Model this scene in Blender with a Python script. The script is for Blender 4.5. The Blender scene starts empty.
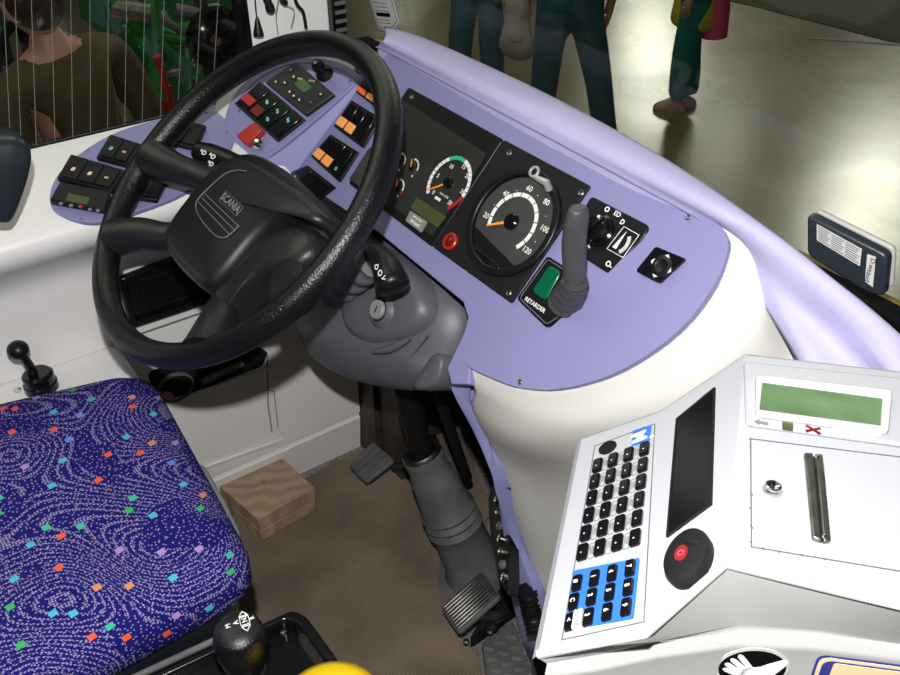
import bpy, bmesh, math, random
from math import sin, cos, pi, radians, sqrt, hypot, atan2
from mathutils import Vector as V, Matrix
random.seed(7)
COL = bpy.context.scene.collection
# ------------------------------------------------------------------ camera
FPX = 909.6; PIT = radians(36.145); YAW = radians(54.69); CAM = V((0, 0, 1.33))
FW = V((-sin(YAW)*cos(PIT), cos(YAW)*cos(PIT), -sin(PIT))); RT = V((cos(YAW), sin(YAW), 0)); UP = RT.cross(FW)
def ray(px, py): return FW + RT*((px-450)/FPX) - UP*((py-337.5)/FPX)
def hit(px, py, o, n):
    v = ray(px, py); return CAM + v*((V(o)-CAM).dot(n)/v.dot(n))
def hz(px, py, z): return hit(px, py, (0, 0, z), V((0, 0, 1)))
def hx(px, py, x): return hit(px, py, (x, 0, 0), V((1, 0, 0)))
def hy(px, py, y): return hit(px, py, (0, y, 0), V((0, 1, 0)))
class Pl:
    """a real plane with its own axes; W() places 2-D shapes on it, L() measures where a sight line meets it"""
    def __init__(s, o, n, u):
        s.o = V(o); s.n = V(n).normalized(); u = V(u); s.u = (u - s.n*u.dot(s.n)).normalized(); s.v = s.n.cross(s.u)
    def W(s, u, v, h=0): return s.o + s.u*u + s.v*v + s.n*h
    def L(s, px, py, h=0):
        p = hit(px, py, s.o + s.n*h, s.n) - s.o; return (p.dot(s.u), p.dot(s.v))
    def Q(s, pts, h=0): return [s.L(*q, h) for q in pts]
# ------------------------------------------------------------------ materials
def nd(nt, t, **kw):
    n = nt.nodes.new(t)
    if 'voronoi_dimensions' in kw: n.voronoi_dimensions = kw.pop('voronoi_dimensions')
    for k, v in kw.items():
        if k in n.inputs.keys(): n.inputs[k].default_value = v
        else: setattr(n, k, v)
    return n
def mat(name, col, rough=.5, metal=0, bump=0, bscale=200, var=.0, vscale=8, spec=.5, coat=0, emit=0, sheen=0):
    m = bpy.data.materials.new(name); m.use_nodes = True; nt = m.node_tree; b = nt.nodes['Principled BSDF']
    col = tuple(col) + (1,)
    b.inputs['Roughness'].default_value = rough; b.inputs['Metallic'].default_value = metal
    b.inputs['Specular IOR Level'].default_value = spec; b.inputs['Coat Weight'].default_value = coat
    tc = nd(nt, 'ShaderNodeTexCoord')
    n = nd(nt, 'ShaderNodeTexNoise', Scale=vscale, Detail=5.0); nt.links.new(tc.outputs['Object'], n.inputs['Vector'])
    mr = nd(nt, 'ShaderNodeMapRange'); mr.inputs[1].default_value = .3; mr.inputs[2].default_value = .7
    mr.inputs[3].default_value = 1-var; mr.inputs[4].default_value = 1+var*.5
    nt.links.new(n.outputs['Fac'], mr.inputs[0])
    mx = nd(nt, 'ShaderNodeVectorMath', operation='SCALE'); mx.inputs[0].default_value = col[:3]
    nt.links.new(mr.outputs[0], mx.inputs['Scale']); nt.links.new(mx.outputs[0], b.inputs['Base Color'])
    if bump:
        n2 = nd(nt, 'ShaderNodeTexNoise', Scale=bscale, Detail=3.0); nt.links.new(tc.outputs['Object'], n2.inputs['Vector'])
        bp = nd(nt, 'ShaderNodeBump', Strength=bump, Distance=.001); nt.links.new(n2.outputs['Fac'], bp.inputs['Height']); nt.links.new(bp.outputs[0], b.inputs['Normal'])
    if emit:
        b.inputs['Emission Color'].default_value = col; b.inputs['Emission Strength'].default_value = emit
    if sheen: b.inputs['Sheen Weight'].default_value = sheen
    return m
M = {}
M['purple'] = mat('lilac_plastic', (.232, .228, .435), .5, bump=.15, bscale=900, var=.05, vscale=3)
M['purple_light'] = mat('pale_lilac_plastic', (.27, .275, .53), .5, bump=.1, bscale=900, var=.05)
M['pad'] = mat('pale_lilac_soft_pad', (.47, .445, .69), .75, bump=.3, bscale=500, var=.08, vscale=12)
M['white'] = mat('ivory_plastic', (.66, .65, .61), .42, bump=.08, bscale=600, var=.03, vscale=2)
M['wallw'] = mat('white_wall_plastic', (.82, .81, .795), .42, bump=.1, bscale=500, var=.04, vscale=3)
M['machine'] = mat('light_grey_painted_metal', (.40, .41, .44), .42, bump=.05, bscale=900, var=.03, vscale=4)
M['machine_skirt'] = mat('grey_moulded_plastic', (.50, .51, .50), .5, bump=.05, bscale=500, var=.03)
M['black'] = mat('black_plastic', (.007, .007, .008), .36, bump=.15, bscale=700, var=.2, spec=.35)
M['matte'] = mat('matte_black', (.009, .009, .010), .6, bump=.2, bscale=900, spec=.25)
M['gloss'] = mat('gloss_black', (.005, .005, .006), .14, spec=.4)
M['leather'] = mat('black_leather', (.004, .005, .006), .31, bump=.8, bscale=420, spec=.5, var=.2, vscale=30)
M['hub'] = mat('charcoal_soft_plastic', (.010, .011, .013), .38, bump=.3, bscale=700, spec=.45)
M['cowl'] = mat('dark_grey_plastic', (.105, .108, .128), .42, bump=.25, bscale=800, var=.06)
M['rubber'] = mat('dark_grey_rubber', (.12, .12, .125), .65, bump=.6, bscale=300, var=.3, vscale=20)
M['lever'] = mat('grey_lever_plastic', (.06, .06, .064), .42, bump=.2, bscale=500)
M['face'] = mat('gauge_face', (.045, .045, .046), .5, var=.15, vscale=60)
M['glassface'] = mat('dark_display_cover', (.030, .031, .028), .25, var=.25, vscale=14)
M['ink'] = mat('white_ink', (.8, .8, .8), .6)
M['groove'] = mat('groove_dark', (.10, .10, .12), .7)
M['groovel'] = mat('groove_grey', (.16, .17, .18), .4)
M['orange'] = mat('orange_lens', (.95, .38, .10), .35, emit=.12)
M['redorange'] = mat('red_orange_lens', (.85, .13, .03), .35, emit=.1)
M['needle'] = mat('orange_needle', (.9, .30, .03), .4, emit=.15)
M['red'] = mat('red_plastic', (.42, .02, .015), .35)
M['darkred'] = mat('dark_red_lens', (.14, .008, .008), .25)
M['green'] = mat('green_lens', (.0, .11, .045), .2, coat=.4)
M['greenmark'] = mat('green_mark', (.02, .5, .22), .5)
M['teal'] = mat('teal_symbol', (.15, .62, .60), .5)
M['lcd'] = mat('green_lcd', (.11, .19, .09), .25, var=.35, vscale=25)
M['lcd_dark'] = mat('olive_lcd', (.07, .08, .03), .3, var=.2)
M['lcd_green'] = mat('small_green_lcd', (.04, .10, .02), .3)
M['chrome'] = mat('chrome', (.65, .65, .65), .18, 1)
M['steel'] = mat('worn_steel', (.32, .31, .29), .38, 1, bump=.3, bscale=150, var=.4, vscale=60)
M['boot'] = mat('light_grey_rubber', (.15, .15, .165), .55, bump=.2)
M['tread'] = mat('grey_green_tread_metal', (.30, .31, .27), .4, .4, var=.35, vscale=40)
M['backgrey'] = mat('light_grey_plastic', (.38, .36, .37), .5)
M['silverring'] = mat('pale_metal', (.55, .55, .54), .4, .6)
M['blue'] = mat('blue_overlay', (.03, .15, .58), .4)
M['greyplastic'] = mat('mid_grey_plastic', (.22, .23, .23), .5)
M['label'] = mat('white_label', (.55, .55, .54), .5, var=.06, vscale=120)
M['yellow'] = mat('yellow_plastic', (.95, .62, .01), .28, coat=.4)
M['cream'] = mat('cream_sticker', (.75, .60, .36), .5)
M['navy'] = mat('navy_sticker', (.03, .04, .22), .5)
M['slate'] = mat('slate_blue_plastic', (.018, .024, .032), .35, bump=.1, bscale=400)
M['wood'] = None
M['concrete_step'] = mat('speckled_grey_step', (.22, .21, .19), .7, bump=.6, bscale=250, var=.5, vscale=130)
M['skin'] = mat('skin', (.50, .26, .18), .5, var=.08, bump=.1)
M['hair'] = mat('brown_hair', (.045, .018, .01), .6, bump=1, bscale=120, var=.4, vscale=60)
M['jacket'] = mat('brown_jacket', (.075, .055, .022), .85, bump=.6, bscale=120, var=.3, vscale=7)
M['jeans'] = mat('dark_teal_jeans', (.022, .095, .115), .85, bump=.5, bscale=300, var=.35, vscale=9)
M['jeans2'] = mat('faded_blue_jeans', (.035, .12, .145), .85, bump=.5, bscale=300, var=.4, vscale=9)
M['tealcloth'] = mat('teal_cloth', (.01, .17, .16), .8, var=.25, vscale=9, bump=.3)
M['lime'] = mat('lime_cloth', (.42, .38, .04), .8, var=.1)
M['pink'] = mat('pink_cloth', (.62, .06, .16), .8, var=.1)
M['bag'] = mat('grey_bag_cloth', (.28, .26, .22), .85, var=.25, vscale=10)
M['shoe'] = mat('pink_beige_shoe', (.42, .24, .20), .6)
M['vgreen'] = mat('green_paint', (.02, .20, .04), .35, var=.25, vscale=4)
M['vred'] = mat('red_paint', (.26, .012, .012), .5)
M['vdark'] = mat('dark_machinery', (.02, .02, .018), .5, var=.5, vscale=8)

def seat_fabric():
    m = bpy.data.materials.new('blue_patterned_moquette'); m.use_nodes = True; nt = m.node_tree; b = nt.nodes['Principled BSDF']; L = nt.links.new
    b.inputs['Roughness'].default_value = .9; b.inputs['Specular IOR Level'].default_value = .15
    tc = nd(nt, 'ShaderNodeTexCoord'); ob = tc.outputs['Object']
    sep = nd(nt, 'ShaderNodeSeparateXYZ'); L(ob, sep.inputs[0]); cmb = nd(nt, 'ShaderNodeCombineXYZ'); ad_ = nd(nt, 'ShaderNodeMath', operation='ADD'); L(sep.outputs[0], ad_.inputs[0]); L(sep.outputs[2], ad_.inputs[1]); ad_.operation = 'SUBTRACT'; L(ad_.outputs[0], cmb.inputs[0]); L(sep.outputs[1], cmb.inputs[1])
    P = cmb.outputs[0]
    def math_(op, a, bb=None, cl=False):
        n = nd(nt, 'ShaderNodeMath', operation=op, use_clamp=cl)
        for i, q in enumerate((a, bb)):
            if q is None: continue
            if isinstance(q, (int, float)): n.inputs[i].default_value = q
            else: L(q, n.inputs[i])
        return n.outputs[0]
    n = nd(nt, 'ShaderNodeTexNoise', Scale=6.0, Detail=0.0); L(P, n.inputs['Vector'])
    ph = math_('MULTIPLY', n.outputs['Fac'], 250.0)
    stripes = math_('GREATER_THAN', math_('SINE', ph), .55)
    n3 = nd(nt, 'ShaderNodeTexVoronoi', Scale=270.0, Randomness=.35, voronoi_dimensions='2D'); L(P, n3.inputs['Vector'])
    dots = math_('LESS_THAN', n3.outputs['Distance'], .40)
    rnd = nd(nt, 'ShaderNodeTexVoronoi', Scale=160.0, voronoi_dimensions='2D'); L(P, rnd.inputs['Vector'])
    extra = math_('LESS_THAN', rnd.outputs['Distance'], .17)
    n2 = nd(nt, 'ShaderNodeTexNoise', Scale=9.0, Detail=1.0); L(P, n2.inputs['Vector'])
    zone = math_('GREATER_THAN', n2.outputs['Fac'], .42)
    pat = math_('MAXIMUM', math_('MULTIPLY', math_('MULTIPLY', stripes, dots), zone), math_('MULTIPLY', extra, math_('SUBTRACT', 1.0, math_('MULTIPLY', zone, stripes))), cl=True)
    rot = nd(nt, 'ShaderNodeMapping'); rot.inputs['Rotation'].default_value = (0, 0, .6); L(P, rot.inputs['Vector'])
    v = nd(nt, 'ShaderNodeTexVoronoi', Scale=20.0, Randomness=.75, distance='MANHATTAN', voronoi_dimensions='2D'); L(rot.outputs[0], v.inputs['Vector'])
    dia = math_('LESS_THAN', v.outputs['Distance'], .135)
    hs = nd(nt, 'ShaderNodeSeparateColor'); L(v.outputs['Color'], hs.inputs[0])
    cr = nd(nt, 'ShaderNodeValToRGB'); cr.color_ramp.interpolation = 'CONSTANT'
    cols = [(0, (.85, .12, .05)), (.16, (.05, .45, .12)), (.32, (.08, .5, .62)), (.5, (.13, .28, .8)), (.64, (.45, .26, .62)), (.78, (.70, .28, .12)), (.9, (.05, .5, .35))]
    el = cr.color_ramp.elements; el[0].position = 0; el[0].color = cols[0][1]+(1,); el[1].position = cols[1][0]; el[1].color = cols[1][1]+(1,)
    for pos, c in cols[2:]:
        e = el.new(pos); e.color = c+(1,)
    L(hs.outputs[0], cr.inputs[0])
    base = nd(nt, 'ShaderNodeMix', data_type='RGBA'); base.inputs[6].default_value = (.010, .009, .155, 1); base.inputs[7].default_value = (.33, .28, .46, 1); L(pat, base.inputs[0])
    fin = nd(nt, 'ShaderNodeMix', data_type='RGBA'); L(base.outputs[2], fin.inputs[6]); L(cr.outputs[0], fin.inputs[7]); L(dia, fin.inputs[0])
    L(fin.outputs[2], b.inputs['Base Color'])
    nb = nd(nt, 'ShaderNodeTexNoise', Scale=900.0); L(ob, nb.inputs['Vector']); bp = nd(nt, 'ShaderNodeBump', Strength=.5, Distance=.001); L(nb.outputs['Fac'], bp.inputs['Height']); L(bp.outputs[0], b.inputs['Normal'])
    return m
def wave_mat(name, c1, c2, scale, rough=.9, ang=0, bump=.5, stain=.3, dist=.0):
    m = bpy.data.materials.new(name); m.use_nodes = True; nt = m.node_tree; b = nt.nodes['Principled BSDF']; L = nt.links.new
    b.inputs['Roughness'].default_value = rough
    tc = nd(nt, 'ShaderNodeTexCoord'); mp = nd(nt, 'ShaderNodeMapping'); mp.inputs['Rotation'].default_value = (0, 0, ang); L(tc.outputs['Object'], mp.inputs['Vector'])
    w = nd(nt, 'ShaderNodeTexWave', Scale=scale, Distortion=dist, Detail=2.0); L(mp.outputs[0], w.inputs['Vector'])
    mx = nd(nt, 'ShaderNodeMix', data_type='RGBA'); mx.inputs[6].default_value = c1+(1,); mx.inputs[7].default_value = c2+(1,); L(w.outputs['Fac'], mx.inputs[0])
    n = nd(nt, 'ShaderNodeTexNoise', Scale=6.0, Detail=8.0); L(tc.outputs['Object'], n.inputs['Vector'])
    mr = nd(nt, 'ShaderNodeMapRange'); mr.inputs[1].default_value = .3; mr.inputs[2].default_value = .7; mr.inputs[3].default_value = 1-stain; mr.inputs[4].default_value = 1+stain*.4; L(n.outputs['Fac'], mr.inputs[0])
    sc = nd(nt, 'ShaderNodeVectorMath', operation='SCALE'); L(mx.outputs[2], sc.inputs[0]); L(mr.outputs[0], sc.inputs['Scale']); L(sc.outputs[0], b.inputs['Base Color'])
    bp = nd(nt, 'ShaderNodeBump', Strength=bump, Distance=.002); L(w.outputs['Fac'], bp.inputs['Height']); L(bp.outputs[0], b.inputs['Normal'])
    return m
def glass(name, tint=(.90, .92, .84)):
    m = bpy.data.materials.new(name); m.use_nodes = True; nt = m.node_tree; nt.nodes.clear(); L = nt.links.new
    o = nd(nt, 'ShaderNodeOutputMaterial'); t = nd(nt, 'ShaderNodeBsdfTransparent'); t.inputs[0].default_value = tint+(1,)
    g = nd(nt, 'ShaderNodeBsdfGlossy', Roughness=.03); f = nd(nt, 'ShaderNodeLayerWeight', Blend=.5); mx = nd(nt, 'ShaderNodeMixShader')
    pw = nd(nt, 'ShaderNodeMath', operation='POWER'); pw.inputs[1].default_value = 4.5; ad = nd(nt, 'ShaderNodeMath', operation='MULTIPLY_ADD'); ad.inputs[1].default_value = .6; ad.inputs[2].default_value = .035
    L(f.outputs['Facing'], pw.inputs[0]); L(pw.outputs[0], ad.inputs[0])
    L(ad.outputs[0], mx.inputs[0]); L(t.outputs[0], mx.inputs[1]); L(g.outputs[0], mx.inputs[2]); L(mx.outputs[0], o.inputs[0]); return m
def hall_floor_mat():
    m = bpy.data.materials.new('polished_concrete'); m.use_nodes = True; nt = m.node_tree; b = nt.nodes['Principled BSDF']; L = nt.links.new
    tc = nd(nt, 'ShaderNodeTexCoord')
    n = nd(nt, 'ShaderNodeTexNoise', Scale=.7, Detail=9.0, Roughness=.65); L(tc.outputs['Object'], n.inputs['Vector'])
    cr = nd(nt, 'ShaderNodeValToRGB'); cr.color_ramp.elements[0].position = .3; cr.color_ramp.elements[0].color = (.085, .072, .034, 1); cr.color_ramp.elements[1].position = .75; cr.color_ramp.elements[1].color = (.155, .135, .075, 1)
    L(n.outputs['Fac'], cr.inputs[0]); L(cr.outputs[0], b.inputs['Base Color'])
    r = nd(nt, 'ShaderNodeMapRange'); r.inputs[3].default_value = .16; r.inputs[4].default_value = .34; L(n.outputs['Fac'], r.inputs[0]); L(r.outputs[0], b.inputs['Roughness'])
    b.inputs['Specular IOR Level'].default_value = .8
    n2 = nd(nt, 'ShaderNodeTexNoise', Scale=3.0, Detail=4.0); L(tc.outputs['Object'], n2.inputs['Vector']); bp = nd(nt, 'ShaderNodeBump', Strength=.15, Distance=.01); L(n2.outputs['Fac'], bp.inputs['Height']); L(bp.outputs[0], b.inputs['Normal'])
    return m
M['seat'] = seat_fabric()
M['mat'] = wave_mat('brown_ribbed_carpet', (.15, .115, .08), (.29, .225, .16), 75, ang=1.25, stain=.45)
M['wood'] = wave_mat('weathered_wood', (.38, .25, .16), (.50, .35, .24), 9, .8, .5, .15, .35, 9)
M['glass'] = glass('window_glass')
M['hall'] = hall_floor_mat()
# ------------------------------------------------------------------ mesh helpers
def smooth_pts(pts, k=4, closed=True):
    out = []; n = len(pts); rng = range(n) if closed else range(n-1)
    g = (lambda i: pts[i % n]) if closed else (lambda i: pts[max(0, min(n-1, i))])
    for i in rng:
        p0, p1, p2, p3 = (V(g(i+j)) for j in (-1, 0, 1, 2))
        for s in range(k):
            t = s/k
            out.append(tuple(.5*((2*p1)+(p2-p0)*t+(2*p0-5*p1+4*p2-p3)*t*t+(3*p1-p0-3*p2+p3)*t**3)))
    if not closed: out.append(tuple(pts[-1]))
    return out
def rrect(u0, v0, u1, v1, r, k=4):
    out = []
    for cx, cy, a0 in ((u1-r, v1-r, 0), (u0+r, v1-r, pi/2), (u0+r, v0+r, pi), (u1-r, v0+r, 1.5*pi)):
        for i in range(k+1): out.append((cx+r*cos(a0+i*pi/2/k), cy+r*sin(a0+i*pi/2/k)))
    return out
def rnd_poly(q, r, k=4):
    """round the corners of any polygon"""
    out = []; n = len(q)
    for i in range(n):
        p = V(q[i]); a = V(q[i-1])-p; b = V(q[(i+1) % n])-p; ra = min(r, a.length*.45, b.length*.45)
        A = p+a.normalized()*ra; B = p+b.normalized()*ra
        for s in range(k+1):
            t = s/k; out.append(tuple(A*(1-t)**2+p*2*t*(1-t)+B*t*t))
    return out
def circ(cu, cv, r, k=32, r2=None, a0=0):
    r2 = r2 or r; return [(cu+r*cos(2*pi*i/k)*cos(a0)-r2*sin(2*pi*i/k)*sin(a0), cv+r*cos(2*pi*i/k)*sin(a0)+r2*sin(2*pi*i/k)*cos(a0)) for i in range(k)]
class MB:
    def __init__(s): s.bm = bmesh.new()
    def f(s, pts):
        vs = [s.bm.verts.new(p) for p in pts]
        try: return s.bm.faces.new(vs)
        except ValueError: return None
    def prism(s, pl, pts, h0, h1):
        a = [s.bm.verts.new(pl.W(u, v, h0)) for u, v in pts]; b = [s.bm.verts.new(pl.W(u, v, h1)) for u, v in pts]; n = len(pts)
        s.bm.faces.new(a[::-1]); s.bm.faces.new(b)
        for i in range(n): s.bm.faces.new((a[i], a[(i+1) % n], b[(i+1) % n], b[i]))
        return s
    def ring(s, pl, outer, inner, h0, h1):
        n = len(outer); R = [[s.bm.verts.new(pl.W(u, v, h)) for u, v in P] for P, h in ((outer, h0), (outer, h1), (inner, h1), (inner, h0))]
        for k in range(4):
            A, B = R[k], R[(k+1) % 4]
            for i in range(n): s.bm.faces.new((A[i], A[(i+1) % n], B[(i+1) % n], B[i]))
        return s
    def grid(s, rows, closed_u=False, closed_v=False):
        G = [[s.bm.verts.new(p) for p in r] for r in rows]; n = len(G); m = len(G[0])
        for i in range(n if closed_v else n-1):
            for j in range(m if closed_u else m-1):
                s.bm.faces.new((G[i][j], G[i][(j+1) % m], G[(i+1) % n][(j+1) % m], G[(i+1) % n][j]))
        return G
    def cap(s, loop): s.bm.faces.new(loop)
    def tube(s, path, rad, k=14, caps=True, flat=1.0, ref=None):
        path = [V(p) for p in path]; n = len(path); rad = rad if hasattr(rad, '__len__') else [rad]*n
        ref = V(ref) if ref else None; rows = []; prev = None
        for i, p in enumerate(path):
            t = (path[min(i+1, n-1)]-path[max(i-1, 0)]).normalized()
            if prev is None:
                a = ref or (V((0, 0, 1)) if abs(t.z) < .9 else V((1, 0, 0)))
            else: a = prev
            x = (a-t*a.dot(t)).normalized(); y = t.cross(x); prev = x
            rows.append([p+x*(rad[i]*cos(2*pi*j/k)*flat)+y*(rad[i]*sin(2*pi*j/k)) for j in range(k)])
        G = s.grid(rows, closed_u=True)
        if caps: s.bm.faces.new(G[0][::-1]); s.bm.faces.new(G[-1])
        return s
    def lathe(s, o, ax, prof, k=32):
        """prof: list of (radius, height along axis)"""
        ax = V(ax).normalized(); a = V((0, 0, 1)) if abs(ax.z) < .9 else V((1, 0, 0)); x = (a-ax*a.dot(ax)).normalized(); y = ax.cross(x); o = V(o)
        rows = [[o+ax*h+x*(max(r, 1e-5)*cos(2*pi*j/k))+y*(max(r, 1e-5)*sin(2*pi*j/k)) for j in range(k)] for r, h in prof]
        G = s.grid(rows, closed_u=True); s.bm.faces.new(G[0][::-1]); s.bm.faces.new(G[-1]); return s
    def box(s, a, b):
        p = Pl((0, 0, 0), (0, 0, 1), (1, 0, 0)); return s.prism(p, [(a[0], a[1]), (b[0], a[1]), (b[0], b[1]), (a[0], b[1])], a[2], b[2])
    def dome(s, pl, pts, prof, c=None):
        """rings of the outline scaled about c; prof: (scale, height)"""
        if c is None: c = (sum(p[0] for p in pts)/len(pts), sum(p[1] for p in pts)/len(pts))
        rows = [[pl.W(c[0]+(u-c[0])*k, c[1]+(v-c[1])*k, h) for u, v in pts] for k, h in prof]
        G = s.grid(rows, closed_u=True); s.bm.faces.new(G[-1]); return s
    def blob(s, c, r, ax=None, seg=20):
        res = bmesh.ops.create_uvsphere(s.bm, u_segments=seg, v_segments=seg//2, radius=1)
        m = Matrix.Translation(V(c)) @ (ax.to_4x4() if ax else Matrix.Identity(4)) @ Matrix.Diagonal((*r, 1))
        bmesh.ops.transform(s.bm, matrix=m, verts=res['verts']); return s
def origin_of(p):
    return p['_o'] if p is not None and '_o' in p else (0, 0, 0)
ORG = {}
def obj(name, mb, m, parent=None, bevel=0, seg=2, sub=0, smooth=True, angle=35, solid=0, weld=0):
    me = bpy.data.meshes.new(name); bm = mb.bm
    if weld: bmesh.ops.remove_doubles(bm, verts=bm.verts, dist=weld)
    bmesh.ops.recalc_face_normals(bm, faces=bm.faces)
    if parent is not None: o0 = ORG[parent.name]
    else:
        n = len(bm.verts); c = V((0, 0, 0))
        for v in bm.verts: c += v.co
        c /= max(n, 1); o0 = V((c.x, c.y, min(v.co.z for v in bm.verts)))
    for v in bm.verts: v.co -= o0
    bm.to_mesh(me); bm.free()
    ms = m if isinstance(m, (list, tuple)) else [m]
    for q in ms: me.materials.append(q)
    if smooth:
        for p in me.polygons: p.use_smooth = True
        try: me.set_sharp_from_angle(angle=radians(angle))
        except Exception: pass
    o = bpy.data.objects.new(name, me); COL.objects.link(o); ORG[o.name] = o0
    if parent is not None: o.parent = parent
    else: o.location = o0
    if solid:
        md = o.modifiers.new('s', 'SOLIDIFY'); md.thickness = solid; md.offset = -1
    if bevel:
        md = o.modifiers.new('b', 'BEVEL'); md.width = bevel; md.segments = seg; md.limit_method = 'ANGLE'; md.angle_limit = radians(40); md.harden_normals = False
    if sub:
        md = o.modifiers.new('u', 'SUBSURF'); md.levels = sub; md.render_levels = sub
    return o
def tag(o, label, cat, group=None, kind=None):
    o['label'] = label; o['category'] = cat
    if group: o['group'] = group
    if kind: o['kind'] = kind
    return o
def thing(name, label, cat, loc, group=None):
    o = bpy.data.objects.new(name, None); COL.objects.link(o); o.location = loc; ORG[o.name] = V(loc); o.empty_display_size = .02
    return tag(o, label, cat, group)
def struct(name, mb, m, **k):
    o = obj(name, mb, m, **k); o['kind'] = 'structure'; return o
def text_mb(items, pl):
    """items: (string, u, v, size, angle, h[, bold]) centred at u,v on the plane"""
    mb = MB()
    for it in items:
        s, u, v, size, ang, h = it[:6]; bold = it[6] if len(it) > 6 else 0
        cu = bpy.data.curves.new('t', 'FONT'); cu.body = s; cu.size = size; cu.align_x = 'CENTER'; cu.align_y = 'CENTER'; cu.offset = bold*size; cu.resolution_u = 3
        ob = bpy.data.objects.new('t', cu); me = ob.to_mesh()
        ca, sa = cos(ang), sin(ang); vs = []
        for q in me.vertices:
            x, y = q.co.x, q.co.y; vs.append(mb.bm.verts.new(pl.W(u+x*ca-y*sa, v+x*sa+y*ca, h)))
        for p in me.polygons:
            try: mb.bm.faces.new([vs[i] for i in p.vertices])
            except ValueError: pass
        ob.to_mesh_clear(); bpy.data.objects.remove(ob); bpy.data.curves.remove(cu)
    return mb
def txt(name, items, pl, m, parent): return obj(name, text_mb(items, pl), m, parent, smooth=False)
def cen(q): return (sum(p[0] for p in q)/len(q), sum(p[1] for p in q)/len(q))
def lerp2(a, b, t): return (a[0]+(b[0]-a[0])*t, a[1]+(b[1]-a[1])*t)
def bil(q, s, t):
    """q = TL, TR, BR, BL"""
    return lerp2(lerp2(q[0], q[1], s), lerp2(q[3], q[2], s), t)
def inset(q, d):
    c = cen(q); return [lerp2(p, c, d) for p in q]
def sub_quad(q, s0, t0, s1, t1): return [bil(q, s0, t0), bil(q, s1, t0), bil(q, s1, t1), bil(q, s0, t1)]
def line_mb(mb, pl, pts, w, h0, h1, closed=False):
    """thin raised strip along a 2-D path"""
    n = len(pts)
    for i in range(n if closed else n-1):
        a, b = V(pts[i]), V(pts[(i+1) % n]); d = b-a
        if d.length < 1e-6: continue
        d.normalize(); e = V((-d.y, d.x))*w/2; a2 = a-d*w*.3; b2 = b+d*w*.3
        mb.prism(pl, [tuple(a2-e), tuple(b2-e), tuple(b2+e), tuple(a2+e)], h0, h1)
    return mb
# ------------------------------------------------------------------ the planes everything stands on
TD = radians(50.1)
nD = V((0, -sin(TD), cos(TD))); oD = hy(513.3, 222.4, .6436)
D = Pl(oD, nD, (1, 0, 0))                                   # main dash face
PH = radians(30); PT = radians(45); pc = hit(358, 85, oD, nD)
PD = Pl(pc, (sin(PT)*sin(PH), -sin(PT)*cos(PH), cos(PT)), (cos(PH), sin(PH), 0))    # left pod, turned to the driver
SPn = V((.3, 0, .954)).normalized()
SP = Pl((-1.40, .35, .75), SPn, (0, 1, 0))                  # shelf under the side window
TW = radians(37.96); nW = V((0, -sin(TW), cos(TW)))
WP = Pl((-1.025, .389, .79), nW, (1, 0, 0))                 # steering wheel
FZ = -.10; GZ = -.90                                        # cab floor, hall floor
# ================================================================== DASHBOARD
dash = thing('dashboard', 'lilac and ivory moulded bus dashboard curving around the steering wheel', 'dashboard', (-.9, .60, FZ))
plate_edge = [(715, 224), (729, 240), (725, 264), (713, 291), (690, 322), (655, 352), (610, 377), (560, 390), (520, 388), (488, 375), (466, 366)]
mb = MB(); q = D.Q([(352, 86), (392, 50), (560, 139), (712, 220), (724, 240), (718, 264), (706, 290), (682, 320), (645, 350), (605, 370), (560, 380), (520, 380), (487, 368), (470, 365), (469, 384), (451, 384), (447, 368), (464, 332), (468, 318), (463, 302), (378, 232), (300, 180), (255, 150)])
mb.prism(D, q, -.012, 0); obj('main_panel', mb, M['purple'], dash, bevel=.0015)
mb = MB(); w = smooth_pts([(653, 230), (672, 213), (690, 211), (716, 223), (728, 240), (725, 264), (713, 291), (690, 322), (655, 352), (610, 377), (560, 390), (520, 388), (490, 377), (472, 368), (466, 359), (472, 352), (500, 349), (532, 344), (556, 326), (605, 280)], 4)
wq_ = D.Q(w); vm = max(p[1] for p in wq_); hw = lambda v: .0006+.0044*max(0, min(1, (vm-.012-v)/.05)); bot = [D.W(u, v, -.008) for u, v in wq_]; top_ = [D.W(u, v, hw(v)) for u, v in wq_]; mb.grid([bot, top_], closed_u=True); mb.f(top_); mb.f(bot)
obj('side_panel', mb, M['purple'], dash, bevel=.002)
# left facet joining the pod to the main face
mb = MB(); P1, P2 = PD.W(*PD.L(358, 81), 0), PD.W(*PD.L(250, 170), 0); P3, P4 = D.W(*D.L(288, 182), 0), D.W(*D.L(360, 86), 0)
dn = V((0, .01, -.02))
for a in ([P1, P2, P3, P4],): mb.f(a); mb.f([p+dn for p in a])
obj('corner_panel', mb, M['purple_light'], dash)
podq = smooth_pts([(358, 82), (357, 74), (345, 65), (318, 58), (285, 60), (258, 72), (238, 90), (228, 108), (225, 125), (230, 147), (240, 160), (256, 165), (300, 133)], 5)
mb = MB(); mb.prism(PD, PD.Q(podq), -.008, .001); obj('pod_panel', mb, M['purple'], dash, bevel=.0015)
inner = smooth_pts([(352, 84), (352, 76), (340, 69), (314, 63), (287, 65), (262, 77), (244, 93), (235, 109), (232, 125), (236, 144), (246, 156), (258, 160), (300, 128)], 5)
mb = MB(); io = PD.Q(inner); ci = cen(io); mb.ring(PD, io, [lerp2(p, ci, .012) for p in io], 0, .0022); obj('pod_border', mb, M['purple_light'], dash)
surr = smooth_pts([(356, 62), (340, 48), (300, 42), (262, 52), (232, 72), (214, 95), (209, 122), (214, 150), (226, 168), (248, 172), (300, 120)], 4)
mb = MB(); mb.prism(PD, PD.Q(surr), -.05, -.010); obj('pod_surround', mb, M['white'], dash, bevel=.004)
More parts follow.
